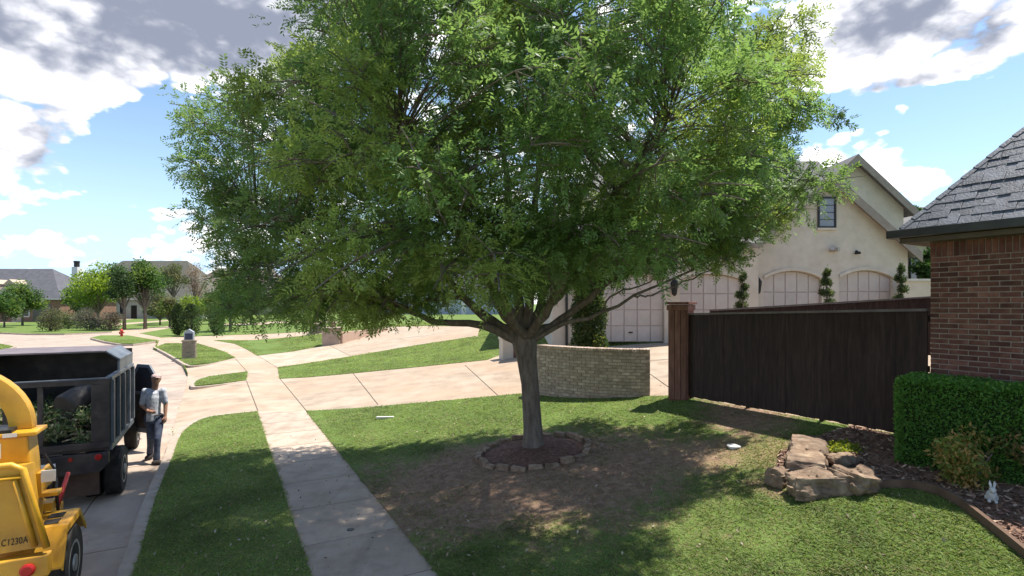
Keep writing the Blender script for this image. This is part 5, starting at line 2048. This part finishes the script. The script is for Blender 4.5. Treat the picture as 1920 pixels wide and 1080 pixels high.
BX0, BY1 = -2.1, 2.25
m = MB(); m.box(BX0, 0, .02, BY1, .88, .975); m.build('bed_floor', BLACKP, tk)
m = MB(); m.box(BX0 + .5, BX0 + .62, .1, 5.2, .56, .875); m.box(-.62, -.5, .1, 5.2, .56, .875); m.build('chassis_rail', BLACKP, tk)
for x, nm in ((-.035, 0), (BX0 + .005, 1)):
    m = MB(); m.box(x, x + .03, .04, BY1, .978, 2.0); m.build('side_panel', BLACKP, tk)
    m = MB(); m.box(x - .03, x + .06, .02, BY1 + .02, 2.003, 2.06); m.build('top_rail', STEELG if nm == 0 else BLACKP, tk, bevel=.008)
    m = MB(); m.box(x - .03, x + .06, .02, BY1 + .02, .87, .974); m.build('bottom_rail', STEELG if nm == 0 else BLACKP, tk, bevel=.008)
    for y in (.05, .58, 1.1, 1.64, 2.16):
        m = MB()
        xs = x + .031 if nm == 0 else x - .05
        m.box(xs, xs + .05, y, y + .07, .976, 2.0); m.build('stake_rib', STEELG if nm == 0 else BLACKP, tk, bevel=.006)
m = MB(); m.box(BX0, 0, BY1 - .03, BY1, .98, 2.36); m.build('headboard', BLACKP, tk)
RY0 = .86
m = MB(); m.box(BX0 + .2, -.2, RY0, BY1 + .05, 2.39, 2.42); rf = m.build('roof', BLACKR, tk, bevel=.006)
for sg in (0, 1):
    xo, xi = (0.005, -.197) if sg == 0 else (BX0 - .005, BX0 + .197)
    m = MB(); m.add([(xi, RY0, 2.39), (xo, RY0, 2.24), (xo, BY1 + .05, 2.24), (xi, BY1 + .05, 2.39), (xi, RY0, 2.42), (xo, RY0, 2.27), (xo, BY1 + .05, 2.27), (xi, BY1 + .05, 2.42)],
                    [(0, 1, 2, 3), (7, 6, 5, 4), (0, 4, 5, 1), (1, 5, 6, 2), (2, 6, 7, 3)]); m.build('roof_chamfer', STEELG, rf)
    xa = -.03 if sg == 0 else BX0 + .0
    m = MB(); m.box(xa, xa + .03, RY0, BY1 + .04, 2.063, 2.238); m.build('roof_side', BLACKP if sg else STEELG, rf)
# rear gate frame: open middle, pale top edge
m = MB(); m.box(BX0, 0, -.03, .015, 1.95, 2.03); m.build('gate_top_rail', BLACKP, tk, bevel=.006)
m = MB(); m.box(BX0, 0, -.032, .012, 2.032, 2.05); m.build('gate_edge_strip', STEELG, tk)
for a, b in ((-.24, -.005), (-.90, -.83), (-1.30, -1.24), (BX0 + .005, BX0 + .24)):
    m = MB(); m.box(a, b, -.028, .012, 1.03, 1.948); m.build('gate_post', BLACKP, tk, bevel=.005)
m = MB(); m.box(BX0, 0, -.03, .015, .93, 1.028); m.build('gate_bottom_rail', BLACKP, tk, bevel=.006)
m = MB(); m.prism([(BX0 + .12, .55), (-.13, .55), (-.01, .68), (-.01, .865), (BX0 + .01, .865), (BX0 + .01, .68)], -.06, .04); bump_ = m.build('bumper', BLACKP, tk, bevel=.01)
for x in (-.14, BX0 + .14):
    m = MB(); m.lathe([(.05, -.062), (.05, -.078), (.035, -.085)], 14, Matrix.Translation((x, 0, .80)), 'y'); m.build('tail_lamp', REDL, tk)
    m = MB(); m.lathe([(.03, -.062), (.03, -.075)], 12, Matrix.Translation((x + (-.35 if x > -1 else .35), 0, .80)), 'y'); m.build('reflector', REDL, tk)
m = MB(); m.box(-.92, -.62, -.30, -.285, .66, .82); m.build('licence_plate', PLATE, tk, bevel=.004)
m = MB(); m.box(-.80, -.74, -.284, -.061, .70, .76); m.build('plate_bracket', BLACKP, tk)
m = MB(); m.prism([(-1.35, .25), (-.70, .25), (-.70, .545), (-1.35, .545)], -.10, .05); m.build('hitch_plate', BLACKP, tk, bevel=.01)
m = MB(); m.box(-1.09, -.99, -.42, -.103, .36, .44); m.build('receiver', BLACKP, tk)
for x in (-.68, BX0 + .16):
    m = MB(); m.box(x, x + .52, .12, .135, .16, .62); m.build('mudflap', RUSTY, tk)
wheel(tk, -.02, .62, .40, .24); wheel(tk, -.30, .62, .40, .24, side=-1)
wheel(tk, BX0 + .02, .62, .40, .24, side=-1); wheel(tk, BX0 + .30, .62, .40, .24)
wheel(tk, -.22, 3.95, .38, .22); wheel(tk, BX0 + .22, 3.95, .38, .22, side=-1)
# cab, narrower than the box, passenger side open
CX0, CX1 = -1.82, -.30
m = MB()
m.prism([(2.62, .55), (4.30, .55), (5.35, .60), (5.42, 1.12), (4.55, 1.24), (4.05, 1.90), (3.9, 1.95), (2.62, 1.95)], CX0 + .03, CX0 + .06, Matrix(((0, 1, 0, 0), (1, 0, 0, 0), (0, 0, 1, 0), (0, 0, 0, 1))))
m.box(CX0 + .03, CX1 - .03, 2.56, 2.62, .55, 1.95); m.box(CX0 + .03, CX1 - .03, 2.62, 3.95, 1.92, 1.96); m.box(CX0 + .03, CX1 - .03, 2.62, 4.4, .55, .62)
m.box(CX0 + .07, CX1 - .03, 4.45, 5.38, .62, 1.18); m.box(CX1 - .06, CX1 - .03, 2.62, 2.78, .62, 1.92); m.box(CX1 - .06, CX1 - .03, 3.98, 4.44, .62, 1.22)
m.build('cab', BLACKP, tk)
m = MB(); m.add([(CX0 + .08, 4.5, 1.24), (CX1 - .08, 4.5, 1.24), (CX1 - .08, 4.02, 1.9), (CX0 + .08, 4.02, 1.9)], [(0, 1, 2, 3)]); m.build('windscreen', GLASS, tk)
m = MB(); m.box(CX0 + .12, CX1 - .16, 2.75, 3.3, .62, 1.05); m.box(CX0 + .12, CX1 - .16, 2.66, 2.8, 1.0, 1.6); m.build('seat', RUSTY, tk, bevel=.05)
# the open door
dl, DA = .92, R(39)
hx, hy_ = CX1, 3.98
dm = Matrix.Translation((hx, hy_, 0)) @ Matrix.Rotation(DA, 4, 'Z')     # door runs along local -y from the hinge, swung out
m = MB(); Myz = dm @ Matrix(((0, 1, 0, 0), (1, 0, 0, 0), (0, 0, 1, 0), (0, 0, 0, 1)))
m.prism([(-dl, .50), (0, .50), (0, 1.24), (-dl, 1.24)], -.03, .03, Myz)
dr = m.build('door', BLACKP, tk, bevel=.015)
m = MB()
fo = [(-dl + .02, 1.245), (-dl + .02, 1.72), (-dl + .18, 1.90), (-.34, 1.90), (-.02, 1.40), (-.02, 1.245)]
fi = [(-dl + .09, 1.30), (-dl + .09, 1.69), (-dl + .21, 1.83), (-.37, 1.83), (-.10, 1.40), (-.10, 1.30)]
nf = len(fo)
vv = [(y, xx, z) for xx in (-.02, .02) for y, z in fo] + [(y, xx, z) for xx in (-.02, .02) for y, z in fi]
ff = []
for i in range(nf):
    j = (i + 1) % nf
    ff += [(i, j, 2 * nf + j, 2 * nf + i), (nf + i, 3 * nf + i, 3 * nf + j, nf + j), (i, nf + i, nf + j, j), (2 * nf + i, 2 * nf + j, 3 * nf + j, 3 * nf + i)]
m.add(vv, ff, Myz); m.build('window_frame', STEELG, dr)
m = MB(); m.prism(fi, -.004, .004, Myz); m.build('window_pane', DARKW, dr)
m = MB(); m.prism([(-dl + .05, .40), (-.05, .40), (-.05, .495), (-dl + .05, .495)], -.025, .025, Myz); m.build('sill_trim', STEELG, dr)

# cut branches and a dark barrel in the box
tw_ = Matrix.Translation(tk.location) @ Matrix.Rotation(RZT, 4, 'Z')
bp_ = empty('brush_pile', tuple(tw_ @ Vector((-1.05, 1.1, .98))), RZT, 'heap of cut leafy green branches in the truck box', 'branches')
r0 = np.random.default_rng(91)
P = []
for i in range(48):
    c = np.array([r0.uniform(-.95, .9), r0.uniform(-1.0, .5), r0.uniform(.05, .5)])
    q = c + unit(r0.normal(size=(150, 3))) * r0.random((150, 1)) ** .4 * np.array([.2, .2, .14])
    P.append(q)
P = np.concatenate(P); P[:, 0] = np.clip(P[:, 0], -.96, .93); P[:, 1] = np.clip(P[:, 1], -1.0, 1.2); P[:, 2] = np.clip(P[:, 2], .02, 2)
clump_plant('b', P, .075, .4, (.13, .20, .08), (.38, .37, .22), .38, bp_)
m = MB()
for i in range(90):
    a = Vector((r0.uniform(-.9, .85), r0.uniform(-.95, .7), r0.uniform(.05, .42)))
    dv = Vector((r0.normal(), r0.normal(), r0.normal() * .4)).normalized() * r0.uniform(.15, .4)
    b = a + dv
    b = Vector((min(max(b.x, -.94), .9), min(max(b.y, -.98), 1.1), min(max(b.z, .04), .6)))
    m.tube([a, (a + b) / 2 + Vector((0, 0, .02)), b], [.014, .011, .007], 5)
tag(m.build('cut_branches', M_('cut_wood', [(.26, .20, .13), (.40, .33, .23)], 8, 5, .85, .2), bp_), kind='stuff')
BRL = M_('dark_plastic', [(.04, .036, .036), (.065, .058, .056)], 5, 6, .6, .1)
br = empty('barrel', tuple(tw_ @ Vector((-.50, .52, 1.64))), RZT, 'dark round plastic barrel tipped on the brush in the truck', 'barrel')
m = MB(); m.lathe([(.19, -.26), (.215, -.22), (.225, -.02), (.23, 0), (.225, .02), (.235, .22), (.25, .24), (.25, .265), (.21, .26), (.20, .05)], 26)
b_ = m.build('body', BRL, br, smooth='auto'); b_.rotation_euler = (R(-48), R(62), 0)
m = MB(); m.tube([(.25 * math.cos(a_), .25 * math.sin(a_), .255) for a_ in np.linspace(0, 6.2832, 27)], .012, 6, False); hoop = m.build('rim', RIMM, br); hoop.rotation_euler = b_.rotation_euler

# ------------------------------------------------------------------ yellow wood chipper
YEL = M_('yellow_enamel', [(.50, .25, .012), (.60, .315, .018), (.64, .35, .03)], 2.5, 7, .42, .06, 40, large=((.27, .135, .03), 2.2, .6), spec=.5)
WSTK = M_('white_sticker', [(.6, .6, .6), (.72, .72, .72)], 10, 3, .5, 0)
wc = empty('wood_chipper', (-5.60, 5.35, RD), RZT, 'yellow towed wood chipper with arched discharge hood and folded hopper', 'chipper')
zA = .13
m = MB(); m.box(-.52, -.42, -.8, 1.6, .50, .64); m.box(.42, .52, -.8, 1.6, .50, .64); m.box(-.415, .415, .9, 1.0, .50, .62)
m.tube([(-.42, 1.6, .56), (0, 2.5, .50)], .05, 8); m.tube([(.42, 1.6, .56), (0, 2.5, .50)], .05, 8); m.tube([(0, 2.45, .50), (0, 3.0, .48)], .055, 8)
m.build('frame', YEL, wc)
m = MB(); m.tube([(-.9, 0, .42), (.9, 0, .42)], .045, 8); m.build('axle', IRON, wc)
wheel(wc, .85, 0, .42, .21); wheel(wc, -.85, 0, .42, .21, side=-1)
for sg in (-1, 1):
    a, b = (.64, .97) if sg > 0 else (-.97, -.64)
    m = MB()
    prof = [(-.52, .60), (-.34, .955), (.18, .955), (.48, .66)]
    for (y0, z0), (y1, z1) in zip(prof[:-1], prof[1:]):
        m.add([(a, y0, z0), (b, y0, z0), (b, y1, z1), (a, y1, z1), (a, y0, z0 - .02), (b, y0, z0 - .02), (b, y1, z1 - .02), (a, y1, z1 - .02)],
              [(0, 1, 2, 3), (7, 6, 5, 4), (0, 4, 5, 1), (2, 6, 7, 3), (1, 5, 6, 2), (0, 3, 7, 4)])
    xo = .957 if sg > 0 else -.97
    m.prism([(-.52, .60), (-.52, .56), (-.36, .88), (.18, .88), (.46, .62), (.48, .66), (.18, .94), (-.34, .94)], 0, .015, Matrix(((0, 1, 0, xo), (1, 0, 0, 0), (0, 0, 1, 0), (0, 0, 0, 1))))
    fd = m.build('fender', YEL, wc)
    for k_ in (-.26, -.06):
        q = MB(); q.box(a + .1, b - .1, k_, k_ + .14, .957, .962); q.build('step_pad', RUBBER, fd)
# housing behind the hopper
m = MB()
m.prism([(-.66, .66), (.66, .66), (.68, 1.2), (.62, 1.88), (-.62, 1.88), (-.68, 1.2)], -.22, .10); m.build('drum_housing', YEL, wc, bevel=.02)
m = MB(); m.box(-.70, .70, -.25, .13, 1.885, 1.925); m.build('housing_flange', YEL, wc, bevel=.01)
m = MB(); m.box(-.62, .50, -.23, .1, 1.93, 1.96); m.build('rubber_seal', IRON, wc)
# arched hood
m = MB(); n_ = 24; ro, ri = .74, .55; cx_a, cz_a = -.12, 1.93
vs, fs = [], []
for i in range(n_ + 1):
    th = math.pi * i / n_
    for r_, y in ((ro, -.06), (ri, -.06), (ri, .10), (ro, .10)):
        vs.append((cx_a + math.cos(th) * r_, y, cz_a + math.sin(th) * r_ * .95))
for i in range(n_):
    for j in range(4): fs.append((i * 4 + j, i * 4 + (j + 1) % 4, i * 4 + 4 + (j + 1) % 4, i * 4 + 4 + j))
fs += [(0, 1, 2, 3), (n_ * 4 + 3, n_ * 4 + 2, n_ * 4 + 1, n_ * 4)]
m.add(vs, fs); m.build('discharge_hood', YEL, wc, smooth='auto', bevel=.008)
# hopper: leaning tray folded up, with tube rim
HYR = -.78
hop_y0 = lambda z: -.78 + .03 * (z - .92) / .79
m = MB()
top_, bot = (.73, 1.71), (.90, .92)
m.add([(-top_[0], HYR + .03, top_[1]), (top_[0], HYR + .03, top_[1]), (bot[0], HYR, bot[1]), (-bot[0], HYR, bot[1]),
       (-top_[0] + .05, -.23, top_[1] - .1), (top_[0] - .05, -.23, top_[1] - .1), (.70, -.23, bot[1] - .05), (-.70, -.23, bot[1] - .05)],
      [(0, 1, 2, 3), (1, 5, 6, 2), (4, 0, 3, 7), (3, 2, 6, 7), (0, 4, 5, 1)])
hop = m.build('infeed_hopper', YEL, wc)
m = MB()
m.tube([(-top_[0], HYR, top_[1] + .02), (top_[0] - .08, HYR, top_[1] + .02), (top_[0], HYR, top_[1] - .03), (bot[0] + .01, HYR - .03, bot[1])], .028, 10); m.build('rim_tube', YEL, hop, smooth=True)
m = MB(); m.tube([(-top_[0], HYR - .01, top_[1] - .10), (top_[0] + .015, HYR - .01, top_[1] - .10)], .018, 8); m.build('cross_tube', YEL, hop, smooth=True)
m = MB(); m.tube([(top_[0] - .06, HYR + .0, top_[1] - .12), (bot[0] - .08, HYR - .02, bot[1] + .02)], .022, 8); m.build('side_rib', YEL, hop, smooth=True)
for i in range(7):
    f_ = i / 6
    bx_b = top_[0] - .13 + (bot[0] - top_[0]) * f_ + .06
    bz_b = top_[1] - .14 + (bot[1] - top_[1] + .2) * f_
    m = MB(); m.lathe([(.009, -.012), (.009, -.002), (.005, -.002)], 6, Matrix.Translation((bx_b - .02, hop_y0(bz_b), bz_b)), 'y'); m.build('bolt', YEL, hop)
m = MB(); m.tube([(.66, .12, 1.30), (.76, .2, 1.12), (.74, .35, .9), (.6, .5, .7)], .016, 7); m.build('hydraulic_hose', RUBBER, wc, smooth=True)
m = MB(); m.tube([(.69, .06, 1.62), (.78, .1, 1.4), (.73, .16, 1.15)], .012, 7); m.build('hydraulic_hose', RUBBER, wc, smooth=True)
m = MB(); m.box(-.95, .93, HYR - .06, HYR + .06, .66, .86); m.build('rear_bumper', YEL, wc, bevel=.012)
for x in (.78, -.80):
    m = MB(); m.lathe([(.058, HYR - .062), (.058, HYR - .085), (.04, HYR - .095)], 16, Matrix.Translation((x, 0, .75)), 'y'); m.build('tail_lamp', REDL, wc)
m = MB(); m.box(.60, .84, -.10, .05, 1.20, 1.24); m.box(.66, .70, -.10, .30, 1.24, 1.46); m.build('latch_bracket', YEL, wc, bevel=.006)
m = MB(); m.box(.70, .82, -.11, -.098, 1.36, 1.48); m.build('data_plate', PLATE, wc)
m = MB(); m.box(.55, .74, .12, .3, .98, 1.07); m.box(.60, .64, .16, .24, 1.07, 1.13); m.build('tool_box', YEL, wc, bevel=.01)
m = MB(); m.tube([(.58, 1.05, .74), (.60, 1.45, 1.04)], .024, 8); m.build('red_handle', RED, wc, smooth=True)
m = MB(); m.box(-.6, .3, .35, 1.3, .66, 1.45); m.build('engine_cover', YEL, wc, bevel=.03)
m = MB(); m.box(.37, .42, -.2265, -.2215, 1.68, 1.83); m.build('sticker', WSTK, wc)
m = MB(); m.box(.44, .55, -.2645, -.261, 1.89, 1.93); m.build('sticker', WSTK, wc)


def hop_y(z):
    return HYR + .03 * (z - bot[1]) / (top_[1] - bot[1])


m = MB(); m.box(.46, .56, HYR - .006, HYR - .001, .93, 1.12); m.build('warning_sticker', WSTK, hop)
tcu = bpy.data.curves.new('model_number', 'FONT')
tcu.body = 'C1230A'
tcu.size = .088
tcu.extrude = .001
tcu.space_character = 1.05
tob = bpy.data.objects.new('tmp_text', tcu)
COL.objects.link(tob)
bpy.context.view_layer.update()
tme = bpy.data.meshes.new_from_object(tob.evaluated_get(bpy.context.evaluated_depsgraph_get()))
bpy.data.objects.remove(tob)
tme.materials.clear()
tx = link('model_number', tme, IRON, hop, (.575, hop_y(1.0) - .006, .985))
tx.rotation_euler = (R(90), 0, 0)
tx.scale = (.62, 1.0, 1.0)

# ------------------------------------------------------------------ the worker beside the cab
SKIN = M_('skin', [(.30, .155, .10), (.37, .20, .135)], 6, 4, .55, .03)
SHIRT = M_('grey_print_shirt', [(.26, .27, .32), (.46, .47, .52), (.60, .60, .63)], 16, 6, .9, .15, 50, pos=[.36, .5, .62])
JEAN = M_('dark_jeans', [(.035, .043, .075), (.065, .078, .12), (.10, .115, .16)], 10, 6, .9, .2, 60)
CAPM = M_('faded_cap', [(.42, .30, .28), (.52, .40, .37)], 8, 4, .85, .1)
BOOT = M_('dark_boot', [(.025, .02, .018), (.05, .04, .035)], 8, 4, .7, .1)
HAIR = M_('dark_hair', [(.015, .011, .009), (.03, .022, .018)], 12, 4, .7, .1)
pwx = atd(287, 866, 3.23 / .296)
man = empty('person', (pwx.x, pwx.y, RD), 0, 'man in cap, grey printed shirt and dark jeans walking beside the open truck door', 'person')


def fused(parts, name, mat, vox=.011, smooth=4, parent=man):
    m = MB()
    for kind, *a in parts:
        if kind == 't':
            m.tube(a[0], a[1], 12)
            for p, r_ in zip(a[0], a[1]): m.ball(p, r_ * .99, 12, 8)
        elif kind == 'e':
            m.tube(a[0], a[1], 16, squash=a[2])
        else:
            m.ball(*a)
    o = m.build(name, mat, parent, smooth=True)
    md = o.modifiers.new('fuse', 'REMESH'); md.mode = 'VOXEL'; md.voxel_size = vox; md.use_smooth_shade = True
    sm = o.modifiers.new('soft', 'SMOOTH'); sm.factor = .5; sm.iterations = smooth
    return o


# joints: x right in the view, y away, z up; chest turned a little to its left
sR, eR, wR = (-.125, -.06, 1.46), (-.165, -.09, 1.17), (.045, -.20, 1.07)      # bent arm across the belly
sL, eL, wL = (.165, .06, 1.45), (.205, .08, 1.17), (.235, .02, .93)
hR, kR, aR = (-.075, -.02, .90), (-.05, .0, .49), (-.20, .20, .11)
hL, kL, aL = (.095, .05, .90), (.17, -.12, .50), (.155, -.13, .09)
body = [('t', [(.01, .0, .92), (.015, .0, 1.12), (.02, .0, 1.30), (.025, .0, 1.42)], [.10, .095, .10, .075]),
        ('t', [(.03, .0, 1.45), (.055, -.01, 1.56), (.07, -.02, 1.62)], [.062, .055, .055]),
        ('b', (.082, -.03, 1.70), (.078, .092, .108)), ('b', (.10, -.075, 1.655), (.05, .05, .05)), ('b', (.135, -.115, 1.685), (.018, .02, .02)),
        ('b', (.125, -.105, 1.655), (.025, .02, .012)), ('b', (.02, -.01, 1.69), (.02, .016, .03)), ('b', (.145, .01, 1.69), (.016, .016, .03)),
        ('t', [sR, eR, wR], [.05, .042, .030]), ('t', [sL, eL, wL], [.05, .042, .030]),
        ('t', [hR, kR, aR], [.075, .052, .04]), ('t', [hL, kL, aL], [.075, .052, .04])]


def hand(w, d_, side_, curl):
    """palm and five fingers from wrist w along d_, thumb on side_"""
    d_ = Vector(d_).normalized(); s_ = Vector(side_).normalized(); c_ = Vector(curl).normalized()
    w = Vector(w)
    out = [('t', [tuple(w), tuple(w + d_ * .05), tuple(w + d_ * .085)], [.028, .034, .030])]
    for i, l in enumerate((.066, .074, .070, .055)):
        b0 = w + d_ * .085 + s_ * (.027 - .018 * i)
        out.append(('t', [tuple(b0), tuple(b0 + d_ * l * .5 + c_ * .012), tuple(b0 + d_ * l * .8 + c_ * .038)], [.0105, .010, .009]))
    t0 = w + d_ * .03 + s_ * .03
    out.append(('t', [tuple(t0), tuple(t0 + d_ * .03 + s_ * .026 + c_ * .008), tuple(t0 + d_ * .058 + s_ * .034 + c_ * .02)], [.014, .012, .010]))
    return out


body += hand(wR, (1, -.25, -.05), (.1, .1, 1), (.1, 1, -.2)) + hand(wL, (.15, -.25, -1), (-.3, -.9, .1), (-1, .2, -.1))
fused(body, 'body', SKIN, .008, 3)
fused([('e', [(.005, .01, .86), (.01, .0, .98), (.015, .0, 1.14), (.02, .0, 1.32), (.02, .0, 1.42), (.03, .0, 1.49)], [.165, .158, .158, .172, .155, .075], .68),
       ('t', [(-.07, -.035, 1.455), sR, (-.155, -.082, 1.22)], [.058, .062, .062]), ('t', [(.11, .04, 1.445), sL, (.195, .075, 1.22)], [.058, .062, .062])], 'shirt', SHIRT, .012, 3)
fused([('e', [(.005, .01, .80), (.005, .01, .90), (.01, .005, .98)], [.155, .16, .152], .72),
       ('t', [hR, (-.05, .0, .70), kR, (-.125, .10, .29), (-.195, .19, .13)], [.092, .084, .068, .058, .062]),
       ('t', [hL, (.135, -.04, .70), kL, (.165, -.13, .28), (.157, -.13, .10)], [.092, .084, .068, .058, .066])], 'jeans', JEAN, .012, 2)
fused([('b', (aR[0] + .02, aR[1] - .05, .062), (.052, .13, .055)), ('t', [(aR[0], aR[1], .08), (aR[0], aR[1], .17)], [.055, .055])], 'boot', BOOT, .009)
fused([('b', (aL[0] + .055, aL[1] - .06, .045), (.115, .075, .045)), ('t', [(aL[0], aL[1], .06), (aL[0], aL[1], .16)], [.055, .055])], 'boot', BOOT, .009)
m = MB()
m.ball((.080, -.025, 1.735), (.088, .098, .082)); cpo = m.build('cap', CAPM, man, smooth=True)
for v in cpo.data.vertices:
    if v.co.z < 1.735: v.co.z = 1.735
m = MB(); m.prismz([(.10, -.09), (.165, -.055), (.245, -.105), (.235, -.165), (.16, -.155)], 1.737, 1.749); m.build('brim', CAPM, cpo, bevel=.004)
m = MB(); m.ball((.062, .02, 1.70), (.082, .075, .075)); ho = m.build('hair', HAIR, man, smooth=True)
for s_ in ((.118, -.118, 1.706), (.158, -.085, 1.706)):
    m = MB(); m.ball((s_[0] - .006, s_[1] + .006, s_[2]), .011, 8, 6); m.build('eye', HAIR, man, smooth=True)
m = MB(); m.tube([(0.162 * math.cos(a_) + .008, 0.112 * math.sin(a_) + .005, .965) for a_ in np.linspace(0, 6.2832, 25)], .014, 6, False); m.build('belt', BOOT, man)
